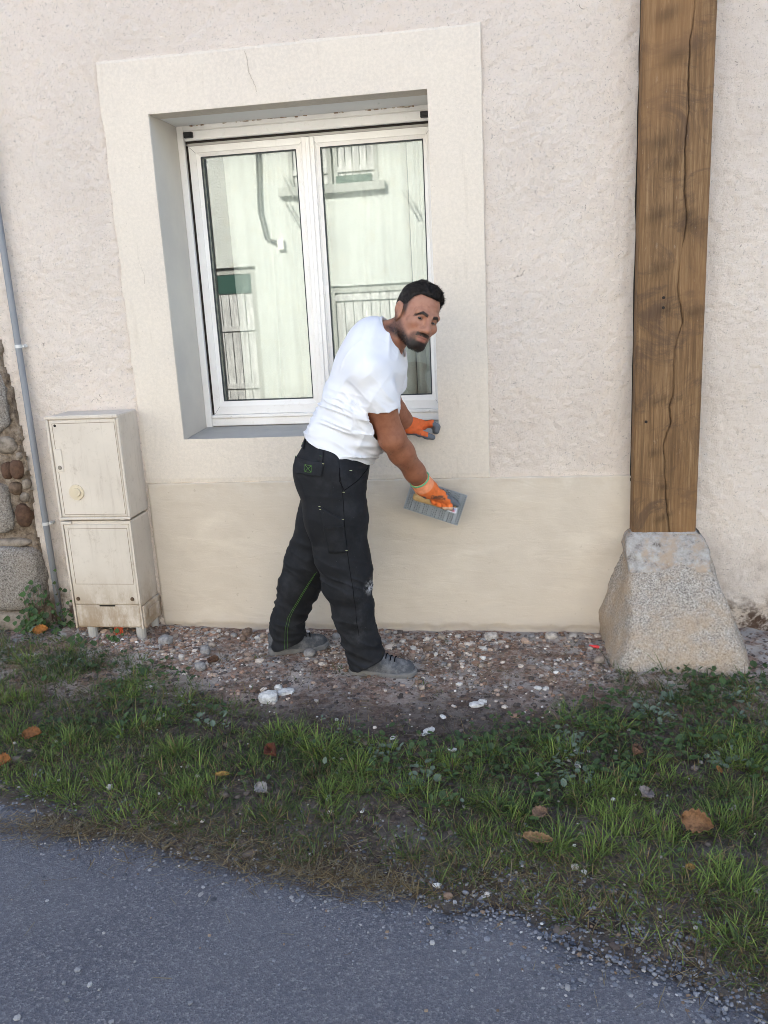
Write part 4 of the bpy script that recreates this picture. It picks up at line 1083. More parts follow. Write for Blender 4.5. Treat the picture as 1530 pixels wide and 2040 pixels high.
# ------------------------------------------------------------------ fallen leaves
def leaf_mat(nm, c):
    m = Mat(nm, rough=.75, spec=.2); c = tuple(k * .62 for k in c); m.color(m.mix(m.rng(m.noise(70, 4, .7), .35, .7), c, tuple(k * .45 for k in c))); return m.m
def dead_leaf(x, y, L, W, c, label, rz, curl=.5, lobes=5, tilt=.2, lift=.02, zz=None):
    r = random.Random(int((x + 9) * 1000)); nu, nv = 22, 9
    V = []; F = []
    for i in range(nu):
        u = i / (nu - 1)
        wl = W / 2 * (math.sin(math.pi * min(1, u * 1.02) ** .8) ** .7 + .03) * (1 + .16 * math.sin(u * lobes * 6.28))
        for j in range(nv):
            t = j / (nv - 1) * 2 - 1
            V.append(((u - .5) * L, t * wl, curl * W * (t * t) * .6 + .25 * curl * L * (u - .5) ** 2 + .06 * W * math.sin(7 * u + 3 * t)))
    for i in range(nu - 1):
        for j in range(nv - 1): F.append((i * nv + j, (i + 1) * nv + j, (i + 1) * nv + j + 1, i * nv + j + 1))
    b_ = len(V)
    V += [(-L / 2 - .25 * L, 0, .1 * L), (-L / 2 - .25 * L, .001, .1 * L), (-L / 2 + .02 * L, .001, .06 * L), (-L / 2 + .02 * L, -.001, .06 * L)]; F.append((b_, b_ + 1, b_ + 2, b_ + 3))
    me = bpy.data.meshes.new('leaf'); me.from_pydata(V, [], F); me.materials.append(leaf_mat('leaf_colour', c))
    me.polygons.foreach_set('use_smooth', [True] * len(F))
    o = bpy.data.objects.new('fallen_leaf', me); COL.objects.link(o)
    o.location = (x, y, float(ground_z(x, y)) + lift if zz is None else zz); o.rotation_euler = (tilt, r.uniform(-.2, .2), rz)
    md = o.modifiers.new('thick', 'SOLIDIFY'); md.thickness = .0007
    return tag(o, label, 'leaf')
dead_leaf(-1.808, -1.193, .072, .05, (.30, .13, .05), 'orange brown leaf in the grass at the left edge, upper of two', .1, tilt=.5, lift=.03)
dead_leaf(-1.83, -1.352, .06, .05, (.36, .15, .05), 'orange leaf at the left edge by the road, lower of two', .2, tilt=.5, lift=.025)
dead_leaf(-.86, -1.251, .058, .045, (.18, .065, .04), 'curled dark red brown leaf in mid grass', -.9, curl=1.0, tilt=.6, lift=.03)
dead_leaf(-.999, -1.394, .048, .022, (.40, .24, .07), 'narrow yellow leaf in the grass left of the middle', .15, lift=.02)
dead_leaf(-.838, -1.465, .055, .04, (.36, .34, .32), 'pale grey leaf in the grass below the man', -.6, tilt=.4, lift=.025)
dead_leaf(.494, -1.567, .088, .062, (.34, .18, .09), 'large tan leaf standing in the grass at lower right', -.45, tilt=.8, lift=.04)
dead_leaf(.036, -1.647, .085, .032, (.38, .24, .13), 'long tan leaf lying by a grass tuft near the road', .08, curl=.8, tilt=.4, lift=.022)
dead_leaf(.046, -1.525, .05, .04, (.30, .19, .13), 'small faded brown leaf just above the long tan leaf', .5, tilt=.3, lift=.02)
dead_leaf(.371, -1.401, .05, .045, (.34, .29, .27), 'greyish leaf among the weeds right of the middle', 1.0, tilt=.4, lift=.025)
dead_leaf(.618, -1.25, .03, .022, (.42, .20, .07), 'tiny orange leaf among weeds near the right edge', 1.3, tilt=.7, lift=.03)
dead_leaf(.37, -1.15, .05, .035, (.20, .11, .07), 'crumpled brown leaf in weeds below the granite base', 1.4, curl=1.2, tilt=.5, lift=.025)
dead_leaf(.44, -1.74, .028, .02, (.42, .26, .08), 'little yellow leaf on the soil near the road at right', .3, lift=.012)
dead_leaf(-2.385, -.16, .075, .05, (.50, .20, .05), 'bright orange leaf at the foot of the wall by the pipe', .3, tilt=.7, lift=.035)
dead_leaf(-1.37, -.46, .05, .035, (.20, .11, .07), 'brown curled leaf on bare soil between cabinet and man', .4, curl=1.0, lift=.012)
# red plastic scrap beside the granite base
scrap = empty('plastic_scrap', (.318, -.229, 0)); tag(scrap, 'small red plastic scrap lying beside the granite base', 'scrap')
mb = MB(); mb.tube([(.295, -.222, .020), (.318, -.228, .017), (.338, -.236, .016)], [.003, .007, .0075], 10); mb.build('casing', Mat('red_plastic', (.60, .025, .03), .4, .4).m, scrap)
mb = MB(); mb.tube([(.338, -.236, .016), (.348, -.240, .017)], .006, 10); mb.build('end_cap', Mat('grey_cap', (.3, .28, .26), .6, .3).m, scrap)
# round-leaved weeds at the foot of the pipe and under the cabinet
def weed(x, y, z, n, sx, sz, label, seed, leaf=.014):
    r = np.random.RandomState(seed); w = empty('wall_weed', (x, y, z)); tag(w, label, 'plant')
    V = []; F = []; C = []; st = MB()
    for k in range(n):
        c0 = np.array([x + r.normal(0, sx), y - abs(r.normal(0, .025)), max(z + .01, z + abs(r.normal(0, sz)))]); s_ = leaf * r.uniform(.5, 1.2)
        nr = np.array([r.normal(0, .6), -1, .5 + r.normal(0, .5)]); nr /= np.linalg.norm(nr); a_ = np.cross(nr, [0, 0, 1]); a_ /= np.linalg.norm(a_); b2 = np.cross(a_, nr)
        b0 = len(V)
        V.append(c0)
        for q in range(7):
            th = 2 * math.pi * q / 7; V.append(c0 + s_ * (a_ * math.cos(th) + b2 * math.sin(th)) * (1 + .2 * math.cos(3 * th)) + nr * s_ * .15)
        F += [(b0, b0 + 1 + q, b0 + 1 + (q + 1) % 7) for q in range(7)]
        C += [G_DARK + (np.array([.06, .12, .03]) - G_DARK) * r.uniform(0, 1)] * 8
        if k % 3 == 0: st.tube([(x + (c0[0] - x) * .3, y, z), (x + (c0[0] - x) * .7, (y + c0[1]) / 2, z + (c0[2] - z) * .6), tuple(c0)], .0012, 4)
    o = np_mesh('leaves', np.array(V), np.array(F), MT['leafy'], w, False); set_color(o, np.array(C)); o['kind'] = 'stuff'
    st.build('stems', MT['cob_brown'], w)['kind'] = 'stuff'
weed(-2.44, -.10, 0, 130, .055, .11, 'round leaved weed growing between stone wall and pipe foot', 1)
weed(-2.30, -.05, 0, 60, .035, .10, 'dark creeping weed between pipe foot and cabinet', 2, .011)
weed(-1.95, -.20, 0, 16, .03, .03, 'small green weed sprouting under the cabinet', 3, .012)
weed(-2.13, -.24, 0, 12, .04, .025, 'low leafy weed at the left foot of the cabinet', 4, .014)
# ================================================================== the man at work
# bodies are grown from smooth distance fields and meshed with surface nets
def smin(a, b, k):
    h = np.clip(.5 + .5 * (b - a) / k, 0, 1)
    return b + (a - b) * h - k * h * (1 - h)
def smax(a, b, k): return -smin(-a, -b, k)
def cone(P, a, b, ra, rb):
    a = np.asarray(a, float); b = np.asarray(b, float); ab = b - a
    t = np.clip(((P - a) @ ab) / (ab @ ab), 0, 1)
    return np.linalg.norm(P - a - t[:, None] * ab, axis=1) - (ra + (rb - ra) * t)
def chain(P, pts, rad, k=.02):
    d = None
    for i in range(len(pts) - 1):
        q = cone(P, pts[i], pts[i + 1], rad[i], rad[i + 1]); d = q if d is None else smin(d, q, k)
    return d
def ell(P, c, r):
    q = (P - np.asarray(c, float)) / np.asarray(r, float)
    k0 = np.linalg.norm(q, axis=1); k1 = np.linalg.norm(q / np.asarray(r, float), axis=1)
    return k0 * (k0 - 1) / np.maximum(k1, 1e-6)
def tube_ell(P, pts, rd, rw, wide=(0, 1, 0), k=.05):
    """chain with an elliptic section: rw along 'wide', rd across"""
    w = np.asarray(wide, float); d = None
    for i in range(len(pts) - 1):
        a = np.asarray(pts[i], float); ab = np.asarray(pts[i + 1], float) - a
        t = np.clip(((P - a) @ ab) / (ab @ ab), 0, 1)
        o = P - a - t[:, None] * ab
        lw = o @ w; ld = np.sqrt(np.maximum((o * o).sum(1) - lw * lw, 0))
        Rd = rd[i] + (rd[i + 1] - rd[i]) * t; Rw = rw[i] + (rw[i + 1] - rw[i]) * t
        q = (np.sqrt((ld / Rd) ** 2 + (lw / Rw) ** 2) - 1) * np.minimum(Rd, Rw)
        d = q if d is None else smin(d, q, k)
    return d
def surface(f, lo, hi, h):
    """surface nets of f<0; coarse pass first, fine only near the skin"""
    lo = np.array(lo, float); hi = np.array(hi, float)
    N = np.ceil((hi - lo) / (4 * h)).astype(int) * 4 + 1
    Nc = (N - 1) // 4 + 1
    ax = [lo[i] + np.arange(Nc[i]) * 4 * h for i in range(3)]
    G = np.stack(np.meshgrid(*ax, indexing='ij'), -1).reshape(-1, 3)
    dc = f(G).reshape(Nc)
    D = dc
    for a in range(3):      # linear upsample by 4
        n = D.shape[a]; i = np.arange((n - 1) * 4 + 1); i0 = np.minimum(i // 4, n - 2); t = (i - i0 * 4) / 4.
        sh = [1, 1, 1]; sh[a] = -1
        D = np.take(D, i0, a) * (1 - t.reshape(sh)) + np.take(D, i0 + 1, a) * t.reshape(sh)
    D = np.ascontiguousarray(D)
    m = np.nonzero(np.abs(D) < 5 * h)
    P = np.stack([lo[i] + m[i] * h for i in range(3)], -1)
    D[m] = f(P)
    ins = D < 0
    cs = [ins[i:ins.shape[0] - 1 + i, j:ins.shape[1] - 1 + j, k:ins.shape[2] - 1 + k] for i in (0, 1) for j in (0, 1) for k in (0, 1)]
    s = sum(c.astype(np.int8) for c in cs)
    ci = np.nonzero((s > 0) & (s < 8))
    cid = -np.ones(s.shape, np.int64); cid[ci] = np.arange(len(ci[0]))
    corner = [(i, j, k) for i in (0, 1) for j in (0, 1) for k in (0, 1)]
    dv = np.stack([D[ci[0] + i, ci[1] + j, ci[2] + k] for i, j, k in corner], -1)
    acc = np.zeros((len(ci[0]), 3)); cnt = np.zeros(len(ci[0]))
    for a in range(8):
        for b in range(a + 1, 8):
            if bin(a ^ b).count('1') != 1: continue
            x = (dv[:, a] < 0) != (dv[:, b] < 0)
            t = np.where(x, dv[:, a] / np.where(x, dv[:, a] - dv[:, b], 1), 0)
            pa, pb = np.array(corner[a]), np.array(corner[b])
            acc += np.where(x[:, None], pa + (pb - pa) * t[:, None], 0); cnt += x
    V = lo + (np.stack(ci, -1) + acc / cnt[:, None]) * h
    F = []
    for a in range(3):
        u, w = (a + 1) % 3, (a + 2) % 3
        s0 = [slice(None)] * 3; s1 = [slice(None)] * 3; s0[a] = slice(0, -1); s1[a] = slice(1, None)
        x = ins[tuple(s0)] != ins[tuple(s1)]
        e = np.array(np.nonzero(x)).T
        e = e[(e[:, u] > 0) & (e[:, w] > 0) & (e[:, u] < ins.shape[u] - 1) & (e[:, w] < ins.shape[w] - 1)]
        du = np.eye(3, dtype=int)[u]; dw = np.eye(3, dtype=int)[w]
        q = np.stack([cid[tuple((e - o).T)] for o in (du * 0, du, du + dw, dw)], -1)
        flip = ins[tuple(e.T)]
        q[~flip] = q[~flip][:, ::-1]
        F.append(q)
    F = np.vstack(F)
    return V, F[:, ::-1]
A = lambda *p: np.array(p, float)

# ---- joints (metres, world)
SH_R, EL_R, WR_R = A(-.568, -.566, 1.290), A(-.503, -.505, 1.016), A(-.405, -.322, .780)
SH_L, EL_L, WR_L = A(-.548, -.262, 1.330), A(-.560, -.135, 1.100), A(-.492, -.075, 1.000)
SP = [A(-.762, -.405, .91), A(-.738, -.405, .985), A(-.640, -.41, 1.15), A(-.588, -.412, 1.300), A(-.565, -.415, 1.388)]
SP_D = [.122, .126, .132, .120, .084]; SP_W = [.150, .153, .154, .146, .122]
HEAD = A(-.391, -.424, 1.484)
_f = A(math.sin(R(33)) * math.cos(R(10)), -math.cos(R(33)) * math.cos(R(10)), -math.sin(R(10)))
_u = A(0, 0, 1) - _f[2] * _f; _u /= np.linalg.norm(_u); _l = np.cross(_u, _f)
HF, HU, HL = _f, _u * math.cos(R(22)) + _l * math.sin(R(22)), _l * math.cos(R(22)) - _u * math.sin(R(22))
def to_head(P):
    q = P - HEAD; return np.stack([q @ HL, q @ HF, q @ HU], -1)
def from_head(q): return HEAD + q[..., 0:1] * HL + q[..., 1:2] * HF + q[..., 2:3] * HU

def head_sdf(q):
    x = np.abs(q[:, 0]); p = np.stack([x, q[:, 1], q[:, 2]], -1)
    d = ell(p, (0, -.014, .034), (.075, .096, .084))
    d = smin(d, ell(p, (0, .028, -.030), (.063, .066, .080)), .03)
    d = smin(d, cone(p, (.046, .0, -.052), (.018, .066, -.100), .025, .022), .03)      # jaw
    d = smin(d, ell(p, (0, .074, -.098), (.027, .022, .021)), .02)                      # chin
    d = smin(d, ell(p, (.042, .062, -.026), (.024, .022, .018)), .02)                   # cheekbone
    d = smin(d, cone(p, (.044, .072, .019), (.012, .088, .0155), .0125, .0115), .012)      # brow
    d = smax(d, -ell(p, (.031, .098, -.004), (.019, .0185, .0118)), .009)               # socket
    fz = q[:, 2] - .25 * x
    d = d + .0013 * sstep(.05, .075, q[:, 1]) * sstep(.045, .02, x) * (np.exp(-((fz - .036) / .0025) ** 2) + np.exp(-((fz - .048) / .0025) ** 2)) + .0016 * np.exp(-((x - .007) / .0022) ** 2) * np.exp(-((q[:, 2] - .022) / .009) ** 2) * (q[:, 1] > .06)
    d = smin(d, ell(p, (0, .078, -.064), (.034, .020, .026)), .018)                     # muzzle
    nose = cone(p, (0, .085, .010), (0, .114, -.036), .0100, .0140)
    nose = smin(nose, ell(p, (.0140, .101, -.040), (.0115, .014, .0100)), .009)
    d = smin(d, nose, .010)
    d = smin(d, cone(p, (.021, .088, -.0680), (.0, .0975, -.0655), .0045, .0062), .005)  # lips
    d = smin(d, cone(p, (.018, .087, -.0765), (.0, .0950, -.0775), .0050, .0070), .005)
    d = smax(d, -cone(p, (.024, .096, -.0715), (0, .105, -.0712), .0018, .0022), .004)
    # lids round the eyeball
    d = smin(d, smax(ell(p, (.031, .0735, -.003), (.0165, .0150, .0140)), -ell(p, (.031, .094, -.0035), (.0145, .022, .0032)), .002), .004)
    ear = smin(ell(p, (.080, -.008, -.008), (.010, .021, .036)), ell(p, (.088, -.016, .008), (.008, .018, .024)), .008)
    ear = smax(ear, -ell(p, (.095, -.003, -.002), (.009, .011, .021)), .005)
    return smin(d, ear, .006)

def arm_sdf(P, S, E, W, s=1.0):
    m1 = S + (E - S) * .45; f1 = E + (W - E) * .28; f2 = E + (W - E) * .7
    d = chain(P, [S, m1, E, f1, f2, W], [.060 * s, .0590 * s, .0510 * s, .0490 * s, .0405 * s, .0340 * s], .03)
    return d
def torso_core(P, grow=0.0):
    d = tube_ell(P, SP, [r + grow for r in SP_D], [r + grow for r in SP_W], k=.06)
    d = smin(d, chain(P, [SH_R, A(-.566, -.415, 1.376), SH_L], [.062 + grow, .070 + grow, .062 + grow], .05), .06)
    return d
NECK0, NECK1 = A(-.560, -.415, 1.375), from_head(A(0, -.030, -.040))
def body_sdf(P):
    d = torso_core(P, -.006)
    d = smin(d, arm_sdf(P, SH_R, EL_R, WR_R), .03)
    d = smin(d, arm_sdf(P, SH_L, EL_L, WR_L, .92), .03)
    d = smin(d, chain(P, [NECK0, NECK1], [.066, .058], .03), .035)
    q = to_head(P)
    near = np.linalg.norm(q, axis=1) < .2
    hd = np.full(len(P), 1.0); hd[near] = head_sdf(q[near])
    hd[~near] = np.linalg.norm(q[~near], axis=1) - .13
    d = smin(d, hd, .022)
    return d
body_v, body_f = surface(body_sdf, (-.96, -.68, .72), (-.22, .01, 1.64), .0034)

man = empty('person', (-.8, -.4, 0))
tag(man, 'person in white T-shirt, black work trousers and orange gloves, bent over and scraping the wall', 'person')
sk = Mat('skin', rough=.52, spec=.35)
c = sk.attr('Col')
c = sk.mix(sk.math('MULTIPLY', sk.rng(sk.noise(38, 5, .65), .38, .7), .55), c, sk.mix(1.0, c, (.72, .58, .54), 'MULTIPLY'))
c = sk.mix(sk.math('MULTIPLY', sk.rng(sk.noise(9, 4, .6), .45, .7), .4), c, sk.mix(1.0, c, (.78, .66, .62), 'MULTIPLY'))
sk.color(c); sk.b.inputs['Subsurface Weight'].default_value = .08; sk.b.inputs['Subsurface Radius'].default_value = (.9, .35, .2); sk.b.inputs['Subsurface Scale'].default_value = .004
sk.bump(sk.noise(260, 3, .6), .15, .0015)
body = np_mesh('body', body_v, body_f, sk.m, man)
# colours painted on the skin: beard, brows, lips, eye-socket shade
hq = to_head(body_v)
skin = np.array([.36, .178, .115]); dark = np.array([.014, .010, .009])
col = np.repeat(skin[None], len(body_v), 0)
x, y, z = np.abs(hq[:, 0]), hq[:, 1], hq[:, 2]
onhead = (np.linalg.norm(hq - A(0, .02, 0), axis=1) < .145)
col[~onhead] = np.array([.265, .108, .060])
nz1 = fbm(hq[:, 0] * 220, y * 220, z * 220, 5, 2)
def paint(mask, c, k=1.0):
    global col
    m_ = np.clip(mask * k * onhead, 0, 1)[:, None]; col = col * (1 - m_) + np.asarray(c) * m_
paint(sstep(-.02, -.05, z) * .25, (.30, .115, .07))
paint(sstep(.02, .0, np.abs(z + .035)) * sstep(.02, .0, np.abs(x - .045)) * sstep(.04, .06, y) * .35, (.38, .14, .085))
paint(sstep(.016, .004, np.hypot(x, (z + .037) * .9)) * sstep(.09, .11, y) * .35, (.40, .17, .11))
paint(sstep(.017, .008, np.hypot((x - .031), (z + .003) * 1.5)) * .6 * (y > .05), (.13, .055, .036))     # eye-socket shade painted into the skin colour
beard = sstep(-.045, -.075, z + .020 * sstep(.03, .06, x) * -1.0 - .010) * sstep(-.02, .0, y)
line = np.interp(y, [-.02, .0, .02, .05, .075], [.0, -.020, -.040, -.062, -.084])
beard = sstep(.014, -.016, z - line) * sstep(-.040, -.020, y)
low_ = np.interp(y, [-.03, .0, .03, .06, .09], [-.070, -.085, -.105, -.125, -.14]); beard = beard * sstep(low_ - .020, low_ + .002, z)
goatee = sstep(.010, -.004, z + .0875) * sstep(.045, .03, x) * (y > .05)
stache = sstep(.0090, .0055, np.abs(z + .0575 - .10 * (x - .008) * -1.0)) * sstep(.034, .026, x) * (y > .07)
side = sstep(.016, .006, np.hypot((x - .033) * 1.0, (z + .075) * .55)) * (y > .05) * .8
paint(np.clip(beard * (.68 + .32 * sstep(-.06, -.09, z)), 0, 1) * (.75 + .5 * nz1), dark, .97)
paint(goatee * (.8 + .4 * nz1), dark, .97); paint(side * (.6 + .6 * nz1), dark, .8); paint(stache * (.8 + .4 * nz1), dark, .95)
paint(sstep(.004, .001, np.abs(z + .0785)) * sstep(.011, .006, x) * 0.0, dark)
paint(sstep(.0075, .004, np.abs(z + .0665)) * sstep(.024, .017, x) * (y > .085) * (z < -.0632), (.26, .095, .075), .6)
paint(sstep(.0085, .005, np.abs(z + .0775)) * sstep(.022, .015, x) * (y > .08) * (z < -.0715), (.29, .11, .088), .65)
paint(sstep(.0030, .0, np.abs(z + .0712)) * sstep(.026, .02, x) * (y > .08), (.10, .035, .03), .7)
brow = sstep(.0076, .0046, np.abs(z - (.0148 + .24 * (x - .012) - 4.5 * np.maximum(x - .032, 0) ** 1.35))) * sstep(.009, .014, x) * sstep(.056, .048, x) * (y > .05)
paint(brow * (.85 + .3 * nz1), dark, .97)
paint(sstep(.02, .0, np.abs(z - .055)) * sstep(.05, .09, y) * .25, (.25, .09, .06))
paint(sstep(-.030, .012, z + np.where(y < -.03, .03, 0)) * sstep(.034, .014, y) * sstep(.040, .058, x) * (z < .075) * (np.abs(x) < .0795), (.040, .026, .022), .92)   # shaved temple
set_color(body, col)
# eyes
ew = Mat('eye_white', (.13, .105, .095), .25, .5).m; ei = Mat('iris', (.018, .010, .007), .15, .6).m
for s in (-1, 1):
    c0 = from_head(A(s * .031, .0735, -.003)); look = (A(0, -3.8, 1.55) - c0); look /= np.linalg.norm(look)
    v, f = rock_verts(3, 1, 2.0, 0.0)
    e = np_mesh('eyeball', v * .0128 + c0, f, ew, man)
    v2 = v * np.array([.0076, .0076, .0076]) + c0 + look * .0072
    np_mesh('iris', v2, f, ei, e)

# ---- hair
def hair_sdf(P):
    q = to_head(P); x = np.abs(q[:, 0])
    p = np.stack([x, q[:, 1], q[:, 2]], -1)
    # hairline: falls behind the ear, steps up at the temple and crosses the forehead
    yy = q[:, 1]
    hl = np.interp(yy, [-.11, -.06, -.030, -.012, .004, .016, .026, .038, .064, .10], [-.045, -.036, -.004, .020, .024, .032, .060, .078, .083, .086])
    hl = hl - .008 * (fbm(q[:, 0] * 70, 0, 0, 67, 3) - .5) * sstep(.03, .07, yy) + .008 * np.exp(-((x - .052) / .014) ** 2) * sstep(.03, .05, yy)
    above = q[:, 2] - hl
    th = .0025 + .017 * sstep(-.002, .060, above) + .007 * sstep(.0, .08, yy) * sstep(0, .03, above)
    th = th * (1 - .55 * sstep(.045, .072, x) * sstep(.095, .045, q[:, 2]))
    d = ell(p, (0, -.014, .034), (.075, .096, .084)) - th
    d = smax(d, -above * .8, .004)
    d -= .0070 * sstep(.0, .03, above) * (fbm(q[:, 0] * 62, yy * 15 + q[:, 2] * 8, q[:, 2] * 20, 61, 3) - .5) * 2
    return d
hv, hf = surface(hair_sdf, HEAD - .16, HEAD + .19, .003)
hm = Mat('black_hair', (.012, .010, .010), .58, .3); hm.color(hm.mix(hm.rng(hm.noise(160, 4, .7), .35, .7), (.005, .004, .004), (.026, .020, .018))); hm.bump(hm.noise(350, 4, .7), .8, .003)
hair = np_mesh('hair', hv, hf, hm.m, man)
def fibres(name, pts, dirs, ln, wd, mat, parent):
    n = len(pts); rs2 = np.random.RandomState(3)
    sd = np.cross(dirs, rs2.normal(0, 1, (n, 3))); sd /= np.linalg.norm(sd, axis=1, keepdims=True)
    V = np.stack([pts - sd * wd[:, None], pts + sd * wd[:, None], pts + dirs * ln[:, None]], 1)
    F = np.arange(n * 3).reshape(n, 3)
    o = np_mesh(name, V.reshape(-1, 3), F, mat, parent, False); o['kind'] = 'stuff'; return o
rs3 = np.random.RandomState(5)
k = rs3.randint(0, len(hv), 9000)
nrm = np.zeros((len(hair.data.vertices), 3), np.float32); hair.data.vertices.foreach_get('normal', nrm.ravel()) if False else None
nrm = np.array([v.normal[:] for v in hair.data.vertices])
q = to_head(hv[k]); comb = HF * .75 + HU * .3
d = nrm[k] * .22 + comb * 1.0 + rs3.normal(0, .16, (len(k), 3)); d /= np.linalg.norm(d, axis=1, keepdims=True)
fibres('hair_strands', hv[k] - nrm[k] * .001, d, rs3.uniform(.008, .018, len(k)) * np.where(q[:, 2] > .05, 1, .5), np.full(len(k), .0007), hm.m, hair)
# short fringe breaking the hairline
q = to_head(hv); fr_ = np.nonzero((q[:, 1] > .015) & (q[:, 2] < np.interp(q[:, 1], [.016, .038, .10], [.045, .090, .100])))[0]
k = fr_[rs3.randint(0, len(fr_), 1500)]
d = HF * .75 - HU * .35 + nrm[k] * .15 + rs3.normal(0, .35, (len(k), 3)); d /= np.linalg.norm(d, axis=1, keepdims=True)
fibres('fringe', hv[k], d, rs3.uniform(.005, .014, len(k)), np.full(len(k), .0007), hm.m, hair)
# beard fibres grow where the beard is painted
bm_ = (beard * (.4 + .6 * sstep(-.06, -.09, z)) + goatee + stache * .8 + side * .4) * onhead
cand = np.nonzero(bm_ > .25)[0]
bn = np.array([body.data.vertices[int(i)].normal[:] for i in cand])
k = rs3.randint(0, len(cand), 5200); keep = rs3.uniform(0, 1, 5200) < bm_[cand[k]]; k = k[keep]
d = bn[k] * .7 - HU * .75 + rs3.normal(0, .3, (len(k), 3)); d /= np.linalg.norm(d, axis=1, keepdims=True)
zq = hq[cand[k], 2]
fibres('beard', body_v[cand[k]], d, rs3.uniform(.003, .008, len(k)) * np.where(zq < -.085, 1.6, .7), np.full(len(k), .0006), hm.m, man)
cand = np.nonzero(brow * onhead > .4)[0]
if len(cand):
    bn = np.array([body.data.vertices[int(i)].normal[:] for i in cand]); k = rs3.randint(0, len(cand), 420)
    d = bn[k] * .45 + HU * .25 + np.sign(hq[cand[k], 0])[:, None] * HL * .8 + rs3.normal(0, .2, (len(k), 3)); d /= np.linalg.norm(d, axis=1, keepdims=True)
    fibres('eyebrows', body_v[cand[k]], d, rs3.uniform(.003, .006, len(k)), np.full(len(k), .0006), hm.m, man)

# forearm hair
fa = []
for (E_, W_) in ((EL_R, WR_R), (EL_L, WR_L)):
    ax_ = W_ - E_; t_ = ((body_v - E_) @ ax_) / (ax_ @ ax_); dist = np.linalg.norm(body_v - E_ - t_[:, None] * ax_, axis=1)
    fa.append((t_ > -.15) & (t_ < .9) & (dist < .075))
cand = np.nonzero(fa[0] | fa[1])[0]
bn = np.array([body.data.vertices[int(i)].normal[:] for i in cand]); k = rs3.randint(0, len(cand), 1500)
d = bn[k] * .35 + A(.1, .3, -.9) + rs3.normal(0, .4, (len(k), 3)); d /= np.linalg.norm(d, axis=1, keepdims=True)
fibres('arm_hair', body_v[cand[k]], d, rs3.uniform(.006, .014, len(k)), np.full(len(k), .0003), hm.m, body)

# ---- T-shirt
HEM_P, HEM_N = A(-.886, -.4, 1.036), A(.453, .02, .893)
COL_N = A(.91, -.06, .41); COL_N /= np.linalg.norm(COL_N); COL_P = A(-.486, -.417, 1.412) - COL_N * .016
arm_dir = (EL_R - SH_R) / np.linalg.norm(EL_R - SH_R); arm_dirL = (EL_L - SH_L) / np.linalg.norm(EL_L - SH_L)
CUT_R = SH_R + arm_dir * .150; CUT_N = A(-.02, .12, -.99); CUT_N /= np.linalg.norm(CUT_N)
def folds(P, u, v, fu, fv, seed, sharp=1.6):
    """ridged noise: long along v, fine along u"""
    n1 = vnoise((P @ u) * fu + 1.3 * vnoise((P @ v) * fv * 1.4, (P @ u) * fu * .3, 0, seed + 5), (P @ v) * fv, (P @ np.cross(u, v)) * fv, seed)
    return (1 - np.abs(2 * n1 - 1)) ** sharp
spine = A(.48, 0, .877)
def shirt_sdf(P):
    t = torso_core(P, .009)
    t = smin(t, ell(P, (-.600, -.41, 1.085), (.092, .150, .130)), .05)         # belly hangs forward
    slR = chain(P, [SH_R, SH_R + arm_dir * .09, SH_R + arm_dir * .24], [.072, .0720, .0705], .02)
    slL = chain(P, [SH_L, SH_L + arm_dirL * .22], [.078, .076], .02)
    along = (P - HEM_P) @ HEM_N
    # pulled folds round the waist, fanning from the small of the back to the belly
    w1 = sstep(.36, .08, along)
    fo = .015 * w1 * (folds(P, A(.30, .1, .95), A(.9, .3, -.3), 44, 6.0, 201, 2.2) - .3) + .009 * w1 * (folds(P, A(.45, .1, .88), A(.85, .3, -.4), 24, 4.0, 211, 2.0) - .3)
    fo = fo + .008 * (folds(P, A(.8, .2, -.5), A(.4, .3, .86), 20, 4.5, 203, 1.8) - .3)
    ar = np.linalg.norm(P - (SH_R + arm_dir * .10), axis=1)
    fo = fo + .007 * sstep(.17, .05, ar) * (folds(P, A(.75, .1, .65), A(.65, .0, -.75), 28, 6, 205, 2.2) - .3)
    fo = fo + .013 * sstep(.13, .02, np.linalg.norm(P - A(-.62, -.57, 1.16), axis=1)) * (folds(P, A(.7, 0, .7), A(-.7, 0, .7), 38, 7, 207, 2.0) - .3)
    cr = (P - CUT_R) @ CUT_N
    cl = (P - (SH_L + arm_dirL * .16)) @ arm_dirL
    # armhole seam
    sm = np.abs((P - (SH_R + A(-.02, .040, .0))) @ A(.22, -.93, -.30))
    fo = fo + .0024 * sstep(.007, .001, sm) * sstep(.13, .11, np.linalg.norm(P - SH_R, axis=1))
    fo = fo + .0016 * sstep(.022, .019, along) + .0018 * sstep(-.024, -.020, cr) * (np.linalg.norm(P - CUT_R, axis=1) < .12)
    outer = smin(smin(t, smax(slR, cr, .003), .012), smax(slL, cl, .003), .03) - fo
    inner = smin(smin(t, slR, .012), slL, .03) - fo + .009
    shell = smax(outer, -inner, .002)
    shell = smax(shell, -along, .004)
    neck = np.linalg.norm(P - COL_P - ((P - COL_P) @ COL_N)[:, None] * COL_N, axis=1)
    shell = smax(shell, -smax(neck - .088, -((P - COL_P) @ COL_N) - .004, .006), .004)
    return shell
sv, sf = surface(shirt_sdf, (-.96, -.70, .84), (-.36, -.10, 1.54), .0042)
tm = Mat('white_cotton', (.80, .80, .82), .9, .1); tm.color(tm.mix(tm.rng(tm.noise(5, 4), .4, .7), (.70, .705, .74), (.66, .66, .69))); tm.bump(tm.noise(420, 3, .6), .12, .001)
shirt = np_mesh('t_shirt', sv, sf, tm.m, man)
